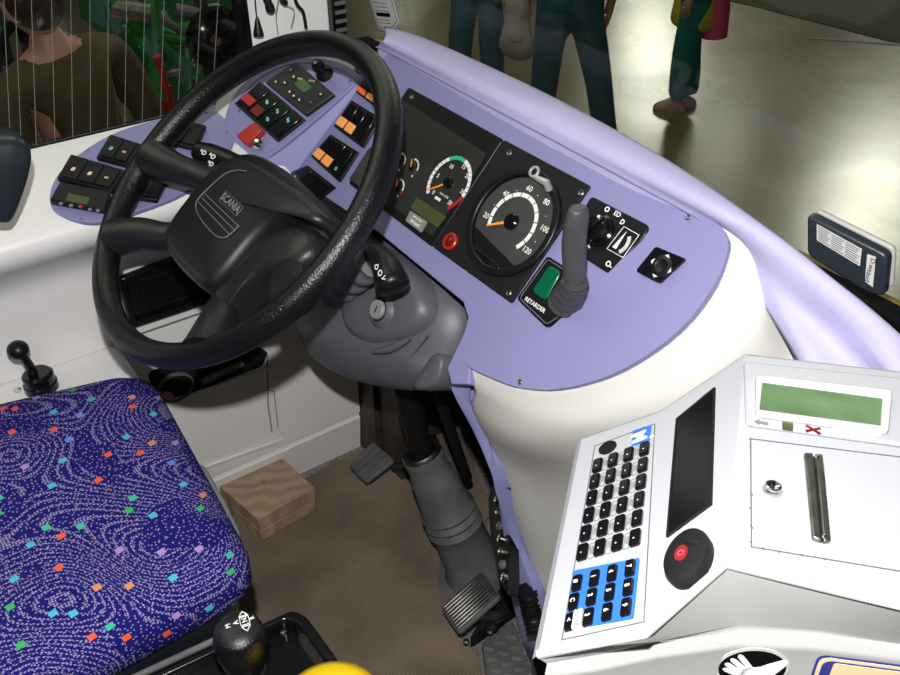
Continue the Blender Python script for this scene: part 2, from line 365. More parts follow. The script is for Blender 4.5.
# screws
def screw(pl, px, py, r=.0035, h=0, parent=dash, m='steel'):
    u, v = pl.L(px, py, h); mb = MB(); mb.lathe(pl.W(u, v, h), pl.n, [(r, 0), (r, .001), (r*.8, .0016), (r*.35, .0010)], 14); return obj('screw', mb, M[m], parent)
for x, y in ((688, 217), (520, 382)): screw(D, x, y, .0032, .0055)
for x, y in ((239, 111), (227, 134), (253, 159), (353, 80), (350, 81)): screw(PD, x, y, .0025, .001)
# ivory console below and beside the side panel
def cr(px, py, z): return hz(px, py, z)
E0 = [D.W(*D.L(*p), -.004) for p in plate_edge]
r1p = [(727, 222), (743, 240), (741, 268), (728, 300), (703, 334), (664, 366), (614, 392), (560, 405), (515, 402), (480, 386), (462, 374)]
E1 = [D.W(*D.L(*p), -.012) for p in r1p]
r2p = [(737, 236), (749, 262), (753, 290), (745, 322), (722, 352), (682, 386), (622, 412), (560, 424), (513, 418), (478, 400), (462, 388)]
E2 = [D.W(*D.L(*p), -.026) for p in r2p]
r3 = [(763, 287, .80), (776, 312, .785), (792, 334, .77), (785, 372, .74), (758, 408, .70), (712, 440, .66), (640, 452, .62), (562, 452, .58), (516, 444, .56), (484, 426, .55), (472, 410, .555)]
E3 = [cr(*p) for p in r3]
r4 = [(788, 325, .775), (802, 350, .755), (815, 390, .73), (805, 430, .68), (775, 470, .62), (720, 500, .56), (640, 505, .50), (570, 492, .46), (530, 480, .44), (506, 470, .44), (497, 462, .44)]
E4 = [cr(*p) for p in r4]
r5 = [(812, 361, .76), (830, 400, .72), (835, 450, .66), (825, 500, .58), (790, 550, .48), (730, 590, .38), (650, 600, .30), (590, 580, .28), (553, 560, .28), (530, 545, .28), (520, 535, .28)]
E5 = [cr(*p) for p in r5]
r6 = [(812, 400, .70), (830, 450, .64), (835, 500, .56), (825, 560, .46), (790, 610, .34), (730, 650, .22), (660, 660, .14), (610, 650, .12), (580, 630, .14), (560, 615, .16), (549, 600, .18)]
E6 = [cr(*p) for p in r6]
rows = [E0, E1, E2, E3, E4, E5, E6]; rows = [smooth_pts(r, 3, False) for r in rows]
cols = [smooth_pts([r[j] for r in rows], 3, False) for j in range(len(rows[0]))]
mb = MB(); mb.grid(cols); obj('console_body', mb, M['white'], dash, angle=80, solid=.004)
# lower lilac side panel and edging
eb = [(470, 360, .640), (468, 372, .628), (469, 400, .575), (486, 437, .505), (498, 470, .44), (518, 530, .29), (549, 598, .18), (556, 640, .05), (560, 690, -.06)]
ea = [(455, 358, .640), (449, 370, .625), (452, 390, .59), (473, 430, .51), (491, 472, .44), (512, 535, .285), (538, 604, .17), (545, 642, .045), (549, 690, -.07)]
mb = MB(); A = smooth_pts([D.W(*D.L(455, 358), -.014), D.W(*D.L(449, 369), -.014)]+[cr(*p) for p in ea[2:]], 3, False); B = smooth_pts([D.W(*D.L(470, 358), -.014), D.W(*D.L(470, 371), -.014)]+[cr(*p) for p in eb[2:]], 3, False); Cc = [V(p)+V((.02, .06, -.01)) for p in A]
mb.grid([B, A, Cc]); obj('edge_trim', mb, M['purple_light'], dash, solid=.003)
lp = [(498, 470, .44), (506, 500, .36), (516, 540, .27), (535, 600, .17), (542, 640, .05), (549, 690, -.07)]
lq = [(496, 488, .40), (500, 510, .33), (506, 550, .22), (510, 592, .10), (522, 640, -.03), (534, 672, -.095)]
mb = MB(); mb.grid([[cr(*p) for p in lp], [cr(*p) for p in lq], [cr(*p)+V((.08, .12, 0)) for p in lq]]); obj('lower_side_panel', mb, M['purple_light'], dash, solid=.004)
# dark underside of the dash
mb = MB(); k = D.Q([(352, 86), (560, 139), (712, 222), (722, 262), (690, 312), (600, 370), (520, 378), (475, 372), (462, 345), (466, 318), (460, 303), (378, 233), (262, 150)])
mb.prism(D, inset(k, .02), -.10, -.014); obj('underbody', mb, M['matte'], dash)
# soft top pad
inn = [(378, 46, .866), (392, 52, .868), (480, 99, .868), (560, 141, .868), (640, 184, .866), (700, 216, .862), (722, 230, .855), (742, 248, .845), (770, 290, .825), (795, 330, .805), (813, 362, .79), (830, 392, .77)]
cre = [(386, 40, .884), (400, 42, .886), (500, 88, .888), (585, 128, .888), (668, 176, .886), (735, 218, .880), (765, 240, .872), (800, 268, .862), (835, 302, .845), (868, 334, .83), (893, 366, .82), (915, 392, .81)]
val = [(382, 44, .876), (396, 49, .878), (489, 95, .879), (570, 136, .879), (650, 181, .877), (712, 216, .872), (738, 234, .865), (762, 256, .855), (790, 292, .832), (822, 328, .808), (858, 366, .79), (880, 396, .78)]
out_ = [(386, 27, .882), (425, 38, .884), (527, 84, .884), (618, 131, .884), (700, 180, .882), (765, 226, .876), (800, 252, .868), (835, 280, .858), (868, 306, .846), (900, 334, .835), (930, 362, .82), (950, 390, .81)]
rows = [[cr(*p) for p in r] for r in (inn, val, cre, out_)]
lip = [p+V((0, -.002, -.02)) for p in rows[0]]; drop = [p+V((0, .012, -.03)) for p in rows[3]]; drop2 = [p+V((0, .014, -.10)) for p in rows[3]]
rows = [lip]+rows+[drop, drop2]; rows = [smooth_pts(r, 3, False) for r in rows]
cols = [smooth_pts([r[j] for r in rows], 3, False) for j in range(len(rows[0]))]
mb = MB(); mb.grid(cols); obj('top_pad', mb, M['pad'], dash, angle=80, solid=.004)
mb = MB(); pth = smooth_pts([cr(*p)+V((0, -.003, -.001)) for p in inn[:7]], 3, False); mb.tube(pth, .0012, 6); obj('pad_seam', mb, M['purple_light'], dash)

# ---------------------------------------------------------------- instrument cluster (left half) and speedometer unit
clu = thing('instrument_cluster', 'dark instrument cluster with rev counter and small gauges behind the steering wheel rim', 'instrument cluster', D.W(*D.L(430, 165)))
qc = D.Q([(410, 88), (505, 140.5), (434, 248), (350, 184)])
mb = MB(); mb.prism(D, rnd_poly(qc, .006), 0, .004); obj('housing', mb, M['black'], clu, bevel=.0012)
qi = [bil(qc, .03, .12), bil(qc, .95, .16), bil(qc, .95, .93), bil(qc, .03, .93)]
mb = MB(); mb.prism(D, rnd_poly(qi, .004), .004, .0046); obj('display_cover', mb, M['glassface'], clu)
screw(D, 412, 97, .0035, .004, clu)
def pol(pl, c, p): u, v = pl.L(*p); return hypot(u-c[0], v-c[1]), atan2(v-c[1], u-c[0])
def arc_marks(pl, c, r, a0, a1, n, w, t, h, gap=.2):
    mb = MB()
    for i in range(n):
        s = a0+(a1-a0)*(i+gap/2)/n; e = a0+(a1-a0)*(i+1-gap/2)/n; pts = []
        for k in range(4): a = s+(e-s)*k/3; pts.append((c[0]+(r+w/2)*cos(a), c[1]+(r+w/2)*sin(a)))
        for k in range(3, -1, -1): a = s+(e-s)*k/3; pts.append((c[0]+(r-w/2)*cos(a), c[1]+(r-w/2)*sin(a)))
        mb.prism(pl, pts, h, h+t)
    return mb
def needle(pl, c, tip, w, h, parent, m='needle', tail=.0):
    mb = MB(); d = (V(tip)-V(c)).normalized(); n = V((-d.y, d.x)); a = V(c)-d*tail
    mb.prism(pl, [tuple(a-n*w), tuple(V(tip)-n*w*.45), tuple(V(tip)+n*w*.45), tuple(a+n*w)], h, h+.001); return obj('needle', mb, M[m], parent)
def cap_(pl, c, r, h0, h1, m, parent, name='hub_cap'):
    mb = MB(); mb.lathe(pl.W(c[0], c[1], h0), pl.n, [(r, 0), (r, (h1-h0)*.7), (r*.8, h1-h0)], 24); return obj(name, mb, M[m], parent)
# rev counter
c = D.L(451, 184.5); r0, A0 = pol(D, c, (429, 193)); rA, _ = pol(D, c, (459, 160.5)); rB, _ = pol(D, c, (472, 178)); rr = (r0+rA+rB)/3*1.0
a0 = radians(208); a1 = radians(-62)
rev = c
def ang(pl, c, p): u, v = pl.L(*p); return atan2(v-c[1], u-c[0])
aa0 = ang(D, c, (430, 195)) % (2*pi); aa1 = ang(D, c, (452, 208))
g1 = ang(D, c, (452, 160)); g2 = ang(D, c, (467, 163)); rd = ang(D, c, (469, 203))
obj('dial_scale', arc_marks(D, c, rr, aa0, g1, 9, .0055, .0004, .0047, .12), M['ink'], clu, smooth=False)
obj('green_band', arc_marks(D, c, rr, g1, g2, 4, .0055, .0004, .0047, .1), M['greenmark'], clu, smooth=False)
obj('dial_scale', arc_marks(D, c, rr, g2, rd, 8, .0055, .0004, .0047, .12), M['ink'], clu, smooth=False)
obj('red_band', arc_marks(D, c, rr, rd, rd-.75, 3, .0055, .0004, .0047, .1), M['red'], clu, smooth=False)
its = []
for s, x, y in (('0', 218, 255), ('5', 237, 187), ('10', 291, 149), ('15', 342, 150), ('20', 357, 190), ('25', 337, 253), ('30', 285, 298)):
    its.append((s, *D.L(380+x/4.09, 130+y/4.09, .005), .0085, 0, .0048, .02))
its += [('r/min x100', c[0]+.004, c[1]-.017, .0045, 0, .0048, .02)]
txt('dial_numerals', its, D, M['ink'], clu)
needle(D, c, (c[0]+rr*.98*cos(aa0-.12), c[1]+rr*.98*sin(aa0-.12)), .0013, .006, clu); cap_(D, c, .008, .0047, .009, 'gloss', clu)
ub = D.L(440, 200); mb = MB(); mb.prism(D, rrect(ub[0]-.006, ub[1]-.002, ub[0]+.006, ub[1]+.002, .0008), .0047, .0051); obj('marker_bar', mb, M['ink'], clu)
# small gauges
for i, (px, py, rpx) in enumerate(((414, 169, 9), (399.5, 189, 9), (401, 163, 9))):
    c = D.L(px, py); r = .0125
    obj('small_gauge_scale', arc_marks(D, c, r, radians(110), radians(0), 4, .0022, .0004, .0047, .15), M['ink'], clu, smooth=False)
    obj('small_gauge_scale', arc_marks(D, c, r, radians(0), radians(-25), 1, .0022, .0004, .0047, .15), M['red'], clu, smooth=False)
    needle(D, c, (c[0]+.0125*cos(radians(125)), c[1]+.0125*sin(radians(125))), .0009, .006, clu); cap_(D, c, .0045, .0047, .007, 'gloss', clu)
    txt('small_gauge_symbol', [('o', c[0]+.010, c[1]-.009, .006, 0, .0048, .04)], D, M['ink'], clu)
ql = D.Q([(419, 198.5), (448.5, 218), (440, 229), (413, 209.5)]); mb = MB(); mb.prism(D, ql, .0047, .0055); obj('trip_display', mb, M['lcd_dark'], clu)
ql = D.Q([(413, 212), (430, 223), (424, 234), (408, 222)]); mb = MB(); mb.prism(D, rnd_poly(ql, .002), .0047, .0056); obj('limit_label', mb, M['greyplastic'], clu)
cl = cen(ql); txt('label_text', [('LIMITED SPEED', cl[0], cl[1]+.004, .0033, 0, .0058, .03), ('100 km/h', cl[0], cl[1]-.003, .0062, 0, .0058, .03)], D, M['ink'], clu)
ql = D.Q([(352, 180), (371, 150), (378, 156), (362, 188)]); mb = MB(); mb.prism(D, ql, .0045, .0055); obj('telltale_strip', mb, M['face'], clu)

spd = thing('speedometer', 'large round speedometer in a square black panel with four corner screws', 'speedometer', D.W(*D.L(513, 220)))
qs = D.Q([(506, 141), (592, 187), (513, 304), (435, 248)])
mb = MB(); mb.prism(D, rnd_poly(qs, .003), 0, .0045); obj('mounting_plate', mb, M['matte'], spd, bevel=.0012)
for x, y in ((509.5, 153), (581, 193), (509, 293)): screw(D, x, y, .0042, .0045, spd)
cs = D.L(515.5, 224); R0 = .071
mb = MB(); mb.ring(D, circ(cs[0], cs[1], R0, 64), circ(cs[0], cs[1], R0-.010, 64), .004, .011); obj('bezel', mb, M['black'], spd, bevel=.002)
mb = MB(); mb.prism(D, circ(cs[0], cs[1], R0-.009, 64), .004, .006); obj('dial_backing', mb, M['black'], spd)
# flat-cut face
ch0 = D.L(469, 229); ch1 = D.L(517, 263); ac0 = atan2(ch0[1]-cs[1], ch0[0]-cs[0]); ac1 = atan2(ch1[1]-cs[1], ch1[0]-cs[0]); RF = R0-.012
if ac0 < 0: ac0 += 2*pi
mb = MB(); mb.prism(D, [(cs[0]+RF*cos(ac1+(ac0-ac1)*i/48), cs[1]+RF*sin(ac1+(ac0-ac1)*i/48)) for i in range(49)], .006, .0068); obj('dial_face', mb, M['face'], spd)
s0 = ang(D, cs, (488, 229)) % (2*pi); s1 = ang(D, cs, (519.5, 251)); rs = .0362
obj('dial_scale', arc_marks(D, cs, rs, s0, s1, 12, .0055, .0004, .007, .10), M['ink'], spd, smooth=False)
its = []
for s, x, y in (('20', 434, 350), ('40', 515, 262), ('60', 612, 240), ('80', 681, 296), ('100', 673, 405), ('120', 600, 492), ('.', 565, 241), ('.', 473, 299), ('.', 650, 261), ('.', 683, 346), ('.', 640, 450)):
    its.append((s, *D.L(380+x/4.09, 130+y/4.09, .007), .0100, 0, .0072, .015))
its.append(('km/h', cs[0]-.018, cs[1]-.012, .0, 0, .007)) if 0 else None
txt('dial_numerals', its, D, M['ink'], spd)
needle(D, cs, (cs[0]+rs*1.06*cos(s0-.02), cs[1]+rs*1.06*sin(s0-.02)), .0021, .009, spd); cap_(D, cs, .0105, .0068, .013, 'gloss', spd)
# tray under the flat edge
tq = D.Q([(470, 243), (504, 268), (500, 274), (475, 262)]); mb = MB(); mb.prism(D, rnd_poly(tq, .004), .0062, .0085); obj('tray_cover', mb, M['black'], spd, bevel=.0008)
dq = D.Q([(480, 251), (495, 262), (492, 267), (478, 257)]); mb = MB(); mb.prism(D, rnd_poly(dq, .002), .0085, .0092); obj('tray_slot', mb, M['gloss'], spd)
for x, y in ((469.5, 247), (502, 270)): screw(D, x, y, .0018, .0085, spd)
# key latch ring
kk = D.L(534.5, 172, .021); k2 = D.L(547, 186, .018); mb = MB()
mb.ring(D, circ(kk[0], kk[1], .0078, 24), circ(kk[0], kk[1], .0045, 24), .020, .023); obj('key_ring', mb, M['silverring'], spd, bevel=.0006)
mb = MB(); mb.tube([D.W(kk[0]+.005, kk[1]-.005, .0215), D.W(k2[0]-.001, k2[1]+.003, .020), D.W(k2[0], k2[1]-.002, .012)], [.003, .0048, .005], 12); obj('key_shank', mb, M['silverring'], spd)
wl = D.L(453, 243); mb = MB(); mb.lathe(D.W(*wl, .0045), D.n, [(.0118, 0), (.0118, .003), (.0105, .0042), (.0085, .0042), (.0082, .002)], 32); w_ = obj('warning_lamp', mb, M['red'], spd)
mb = MB(); mb.lathe(D.W(*wl, .0055), D.n, [(.0083, 0), (.0083, .0012), (.005, .0035), (.0001, .0042)], 24); obj('lens', mb, M['darkred'], w_)

# ---------------------------------------------------------------- rocker switch panels
def rocker_panel(label, quad, n, lit, extra=()):
    q = D.Q(quad); c = cen(q); t = thing('rocker_switch_panel', label, 'switch panel', D.W(*c), 'rocker switch panels left of the instruments')
    mb = MB(); mb.prism(D, rnd_poly(q, .003), 0, .004); obj('frame', mb, M['black'], t, bevel=.001)
    for i in range(n):
        a = sub_quad(q, .07+.86*i/n+.012, .07, .07+.86*(i+1)/n-.012, .93)
        mb = MB(); mb.prism(D, a, .004, .007); r = obj('rocker_switch', mb, M['gloss'], t, bevel=.001)
        if i in lit:
            l = sub_quad(a, .08, .60, .86, .95); mb = MB(); mb.prism(D, rnd_poly(l, .001), .006, .0105); obj('lit_cap', mb, M[lit[i]], r, bevel=.0008)
            cc = cen(l); txt('symbol', [('=', cc[0], cc[1], .008, .3, .0107, .0)], D, M['label'], r)
        elif i in extra:
            cc = cen(sub_quad(a, .1, .6, .9, .95)); txt('symbol', [('o', cc[0], cc[1], .011, 0, .0073, .05)], D, M['teal'], r)
    return t
rocker_panel('black switch panel with one red and one orange lit rocker, highest beside the wheel rim', [(365, 77), (401, 101), (388, 116), (357, 93)], 3, {0: 'redorange', 1: 'orange'})
rocker_panel('black switch panel with two orange lit rockers, second from the top', [(353, 101), (382, 119), (364.5, 149), (335, 127)], 3, {0: 'orange', 1: 'orange'})
rocker_panel('black switch panel with two orange lit rockers and a teal symbol, third from the top', [(332, 135), (360, 153), (341, 183), (312, 157)], 3, {0: 'orange', 1: 'orange'}, (2,))
rocker_panel('black switch panel without lit caps, lowest, beside the wheel hub', [(309, 166), (337, 188), (317, 203), (286, 176)], 3, {}, (0,))

# ---------------------------------------------------------------- pod items
def on_quad(name, pl, q, h0, h1, m, parent, bev=.001, r=.002):
    mb = MB(); mb.prism(pl, rnd_poly(q, r), h0, h1); return obj(name, mb, M[m], parent, bevel=bev)
q = PD.Q([(298, 64), (337, 97), (308, 118), (268, 85)]); t = thing('heater_control_unit', 'dark grey control unit with small green display in the left dash pod', 'control unit', PD.W(*cen(q)))
on_quad('housing', PD, q, .001, .010, 'hub', t, .002, .003)
on_quad('display', PD, PD.Q([(305, 80.5), (315, 90), (307, 96), (297, 87)]), .010, .011, 'lcd_green', t, .0003, .0008)
for px, py, m_ in ((291, 70, 'ink'), (294, 77, 'ink'), (285, 83, 'ink'), (276, 82, 'cream'), (290, 92, 'ink'), (294, 96, 'ink'), (299.5, 100, 'ink'), (311, 102.5, 'blue'), (321, 94.5, 'cream')):
    u, v = PD.L(px, py, .010); mb = MB(); mb.prism(PD, rrect(u-.0052, v-.0038, u+.0052, v+.0038, .001), .010, .0112); b_ = obj('push_button', mb, M['hub'], t, bevel=.0004)
    mb = MB(); mb.prism(PD, circ(u, v, .0017, 10), .0112, .0115); obj('symbol', mb, M[m_], b_)
u, v = PD.L(301, 83, .01); txt('lettering', [('TEMP', u-.004, v+.006, .004, 0, .0112, .02), ('AUTO', u+.018, v+.006, .004, 0, .0112, .02)], PD, M['cream'], t)
q = PD.Q([(262, 83), (307, 121), (279, 143), (236, 105)]); t = thing('dash_switch_block', 'black switch block with one red rocker and pale symbols in the left pod', 'switch block', PD.W(*cen(q)))
on_quad('frame', PD, q, .001, .006, 'black', t, .001, .003)
for i in range(4):
    a = sub_quad(q, .04+.235*i, .08, .04+.235*(i+1)-.02, .92); mb = MB(); mb.prism(PD, a, .006, .009); r = obj('rocker_switch', mb, M['gloss'], t, bevel=.001)
    l = sub_quad(a, .1, .56, .9, .92)
    if i == 0: l = sub_quad(a, .02, .50, .98, .82); on_quad('red_cap', PD, l, .008, .013, 'red', r, .001, .001)
    elif i == 1: on_quad('red_lens', PD, l, .009, .0094, 'darkred', r, .0002, .0005)
    if i: cc = cen(sub_quad(a, .1, .12, .9, .5)); txt('symbol', [('8' if i == 1 else 'S', cc[0], cc[1], .010, .4, .0093, .05)], PD, M['teal'], r)
    if i == 2: cc = cen(l); txt('symbol', [('B', cc[0], cc[1], .009, .4, .0093, .05)], PD, M['teal'], r)
t = thing('guarded_switch', 'red flip-up switch guard over a clear button on the left pod', 'switch', PD.W(*PD.L(252, 139)))
q = PD.Q([(259, 126), (267, 134), (251, 149), (241, 139)]); on_quad('guard', PD, q, .001, .016, 'red', t, .003, .003)
u, v = PD.L(257, 143.5, .012); mb = MB(); mb.lathe(PD.W(u, v, .004), PD.n, [(.0085, 0), (.0085, .008), (.006, .012), (.0001, .013)], 16); obj('button', mb, M['chrome'], t)
t = thing('mirror_joystick', 'small black knob on a round base at the top of the left pod', 'joystick', PD.W(*PD.L(325, 74)))
u, v = PD.L(325, 74); mb = MB(); mb.lathe(PD.W(u, v, .001), PD.n, [(.0145, 0), (.0145, .002), (.011, .006), (.006, .012), (.0045, .018)], 24); obj('base', mb, M['black'], t)
mb = MB(); mb.lathe(PD.W(u, v, .018), PD.n+V((0, 0, .2)), [(.0045, 0), (.0095, .003), (.0105, .008), (.009, .013), (.003, .0155)], 24); k_ = obj('knob', mb, M['black'], t)
mb = MB(); mb.lathe(PD.W(u, v, .033)+V((0, -.001, .002)), PD.n+V((0, 0, .2)), [(.0028, 0), (.0028, .0012)], 10); obj('mark', mb, M['label'], k_)

# ---------------------------------------------------------------- right-hand controls
q = D.Q([(593, 197), (651, 227), (645, 240), (611, 275), (566, 246)]); t = thing('light_switch_panel', 'black panel with rotary light knob and dimmer slider right of the speedometer', 'switch panel', D.W(*cen(q)))
on_quad('panel', D, q, 0, .0045, 'black', t, .0012, .006)
c = D.L(600, 231, .0045); mb = MB(); mb.lathe(D.W(*c, .0045), D.n, [(.019, 0), (.019, .003), (.016, .005), (.0155, .014), (.013, .0155)], 40); k_ = obj('rotary_knob', mb, M['gloss'], t)
d = V((cos(1.2), sin(1.2))); e = V((-d.y, d.x)); mb = MB(); mb.prism(D, [tuple(V(c)+d*a+e*b) for a, b in ((-.015, -.0035), (.015, -.0035), (.015, .0035), (-.015, .0035))], .0195, .027); obj('grip', mb, M['gloss'], k_, bevel=.0015)
mb = MB(); p_ = V(c)+d*.013; mb.prism(D, circ(p_.x, p_.y, .0018, 10), .027, .0275); obj('mark', mb, M['ink'], k_)
txt('symbols', [('O', c[0]-.008, c[1]+.025, .0085, 0, .0047, .04), ('ED', c[0]+.008, c[1]+.026, .008, 0, .0047, .02), ('D', c[0]+.020, c[1]+.021, .008, 0, .0047, .03), ('*', c[0]-.002, c[1]-.026, .013, 0, .0047, .04)], D, M['ink'], t)
sq = D.Q([(626, 228), (641, 236.5), (625, 259), (609, 250)]); mb = MB(); line_mb(mb, D, sq, .0007, .0045, .005, True); obj('slider_frame', mb, M['ink'], t)
mb = MB(); mb.prism(D, [bil(sq, .18, .85), bil(sq, .42, .85), bil(sq, .30, .1)], .0045, .005); obj('wedge_symbol', mb, M['ink'], t)
mb = MB(); cc = bil(sq, .15, .55); pts = [(cc[0]+.018*cos(a), cc[1]+.018*sin(a)) for a in [radians(x) for x in range(-40, 41, 10)]]+[(cc[0]+.0135*cos(a), cc[1]+.0135*sin(a)) for a in [radians(x) for x in range(40, -41, -10)]]
mb.prism(D, pts, .0045, .0056); obj('dimmer_slider', mb, M['label'], t)
u, v = D.L(611, 266); txt('lamp_symbol', [('O-', u, v, .009, -.1, .0047, .04)], D, M['ink'], t)
q = D.Q([(659, 248.5), (689, 261), (662.5, 285.5), (639, 273)]); t = thing('mirror_adjuster', 'square black mirror adjuster with arrow marks set in the lilac side panel', 'switch', D.W(*cen(q), .005))
on_quad('frame', D, q, .004, .0085, 'gloss', t, .0012, .003)
c = D.L(662, 266.5, .009); mb = MB(); mb.lathe(D.W(*c, .0085), D.n, [(.013, 0), (.0125, .002), (.008, .003), (.006, .002), (.0001, .0018)], 24); obj('dial', mb, M['black'], t)
mb = MB()
for a in range(4):
    an = a*pi/2; d = V((cos(an), sin(an))); e = V((-d.y, d.x)); p = V(c)+d*.0115; mb.prism(D, [tuple(p+d*.0028), tuple(p-e*.0035), tuple(p+e*.0035)], .0108, .0113)
obj('arrow_marks', mb, M['ink'], t)
# retarder
q = D.Q([(550, 257), (590, 283), (575, 312), (549, 329), (519, 300)]); t = thing('retarder_lever', 'upright grey lever with ribbed boot and green lamp on a black base', 'lever', D.W(*D.L(572, 297)))
on_quad('base_plate', D, q, 0, .006, 'black', t, .0015, .005)
qi = inset(q, .10); mb = MB(); line_mb(mb, D, rnd_poly(qi, .004, 3), .0008, .006, .0065, True); obj('base_border', mb, M['groovel'], t)
q = D.Q([(553, 267), (565, 274.5), (549, 303), (536, 293)]); on_quad('green_lamp', D, q, .006, .0085, 'green', t, .001, .006)
u, v = D.L(538, 306.5); a = D.L(528, 299.5); b = D.L(548, 313); txt('lettering', [('RETARDER', u, v, .0074, atan2(b[1]-a[1], b[0]-a[0]), .0068, .02)], D, M['ink'], t)
b0 = D.W(*D.L(569, 303), .004); b1 = D.W(*D.L(575, 283, .04), .04); bt = D.W(*D.L(578.5, 207, .105), .105); bm_ = D.W(*D.L(574, 243, .075), .075)
mb = MB(); path = [b0.lerp(b1, i/12) for i in range(13)]; mb.tube(path, [(.0205-.0065*(i/12))*(1 if i % 3 else 1.10) for i in range(13)], 20, flat=.9); obj('boot', mb, M['lever'], t, angle=60)
mb = MB(); pth = smooth_pts([b1-(b1-b0)*.02, b1.lerp(bm_, .5), bm_, bm_.lerp(bt, .6), bt], 4, False); n = len(pth)
mb.tube(pth, [.0128+.0015*sin(pi*i/(n-1)) - .0035*max(0, (i/(n-1)-.7)/.3)**2 for i in range(n)], 20, flat=.85); obj('handle', mb, M['lever'], t, bevel=.003, seg=3, angle=50)
mb = MB(); mb.lathe(b1, (bm_-b1), [(.0145, -.003), (.015, 0), (.0145, .004)], 24); obj('collar', mb, M['lever'], t)

# ---------------------------------------------------------------- side shelf pod (under side window)
sp = thing('side_switch_console', 'oval lilac panel of black switches on the shelf under the side window', 'switch console', SP.W(*SP.L(120, 180)))
ov = smooth_pts([(50, 199), (56, 180), (74, 160), (110, 137), (150, 123), (205, 108), (228, 108), (236, 124), (232, 150), (215, 172), (185, 194), (142, 211), (100, 223), (72, 221), (55, 213)], 4)
mb = MB(); mb.prism(SP, SP.Q(ov), -.004, .004); obj('panel', mb, M['purple'], sp, bevel=.0015)
def block(quad, n, syms, h=.012, rows=1, name='switch_block'):
    q = SP.Q(quad); o_ = on_quad(name, SP, q, .004, h, 'black', sp, .0015, .003)
    for i in range(n):
        a = sub_quad(q, .05+.9*i/n+.01, .08, .05+.9*(i+1)/n-.01, .92); mb = MB(); mb.prism(SP, a, h, h+.003); obj('rocker', mb, M['matte'], o_, bevel=.0008)
        if i in syms:
            cc = cen(sub_quad(a, .1, .3, .9, .95)); mb = MB(); mb.prism(SP, rrect(cc[0]-.0045, cc[1]-.004, cc[0]+.0045, cc[1]+.004, .001), h+.003, h+.0035)
            if syms[i][1]: obj('lens', mb, M[syms[i][1]], o_)
            txt('symbol', [(syms[i][0], cc[0], cc[1], .011, -.9, h+.0037, .03)], SP, M[syms[i][2]], o_)
    return o_
block([(111, 140), (168, 158), (155, 178), (97, 163)], 4, {0: ('8', None, 'teal'), 1: ('=', None, 'cream')})
block([(72, 160), (126, 176), (113, 197), (58, 184)], 3, {0: ('8', 'darkred', 'ink'), 1: ('8', 'darkred', 'ink'), 2: ('=', None, 'cream')})
block([(182, 126), (207, 131), (197, 154), (164, 147)], 2, {})
block([(148, 178), (171, 180), (158, 206), (136, 203)], 2, {})
o_ = on_quad('clock_unit', SP, SP.Q([(61, 189), (112, 198), (106, 217), (51, 207)]), .004, .014, 'black', sp, .002, .003)
on_quad('clock_display', SP, SP.Q([(68, 193), (90, 198), (87, 205), (66, 201)], .014), .014, .0146, 'lcd_dark', o_, .0002, .0005)
for px, py, m_ in ((61, 204, 'groovel'), (71, 206, 'groovel'), (80.5, 207, 'red'), (90, 210, 'groovel'), (98, 211, 'groovel')):
    u, v = SP.L(px, py, .014); mb = MB(); mb.lathe(SP.W(u, v, .014), SP.n, [(.003, 0), (.003, .0015), (.002, .002)], 10); obj('button', mb, M[m_], o_)
for x, y in ((82, 219.5), (88, 151), (206, 112)): screw(SP, x, y, .0025, .004, sp)
# ================================================================== STEERING WHEEL
wh = thing('steering_wheel', 'large black leather-rimmed steering wheel with four spokes', 'steering wheel', WP.W(0, 0, -.08))
RW = .235
def wpt(r, a, h=0): return WP.W(r*cos(radians(a)), r*sin(radians(a)), h)
mb = MB(); rows = []
for i in range(120):
    a = 360*i/120; cpt = wpt(RW, a); er = (cpt-WP.o).normalized(); ro = .0175
    rows.append([cpt+er*(ro*cos(2*pi*j/18)*.92)+WP.n*(ro*sin(2*pi*j/18)*1.08) for j in range(18)])
mb.grid(rows, closed_u=True, closed_v=True); obj('rim', mb, M['leather'], wh, angle=80)
for a0, am, hr, ha in ((-168, -172, .10, -172), (-134, -128, .105, -132), (-12, -8, .10, -8), (-46, -52, .105, -48)):
    pts = smooth_pts([wpt(.06, ha, -.045), wpt(hr, ha, -.040), wpt(.15, (a0+am)/2, -.026), wpt(.19, a0, -.010), wpt(RW-.004, a0, -.001)], 4, False)
    mb = MB(); n = len(pts); mb.tube(pts, [.017+.010*abs(i/(n-1)-.45)**1.5*2 for i in range(n)], 18, flat=1.25, ref=WP.n.cross(V(pts[-1])-V(pts[0]))); obj('spoke', mb, M['hub'], wh, angle=80)
# lower hub shell
sh = smooth_pts([(-.125, -.03), (-.13, .02), (-.10, .05), (-.03, .062), (.06, .060), (.13, .052), (.155, .02), (.15, -.03), (.13, -.08), (.09, -.115), (0, -.125), (-.08, -.11)], 4)
mb = MB(); mb.dome(WP, sh, [(.80, -.085), (.98, -.07), (1.0, -.055), (.97, -.040), (.90, -.030), (.5, -.026), (.05, -.026)]); obj('hub_shell', mb, M['hub'], wh, angle=70)
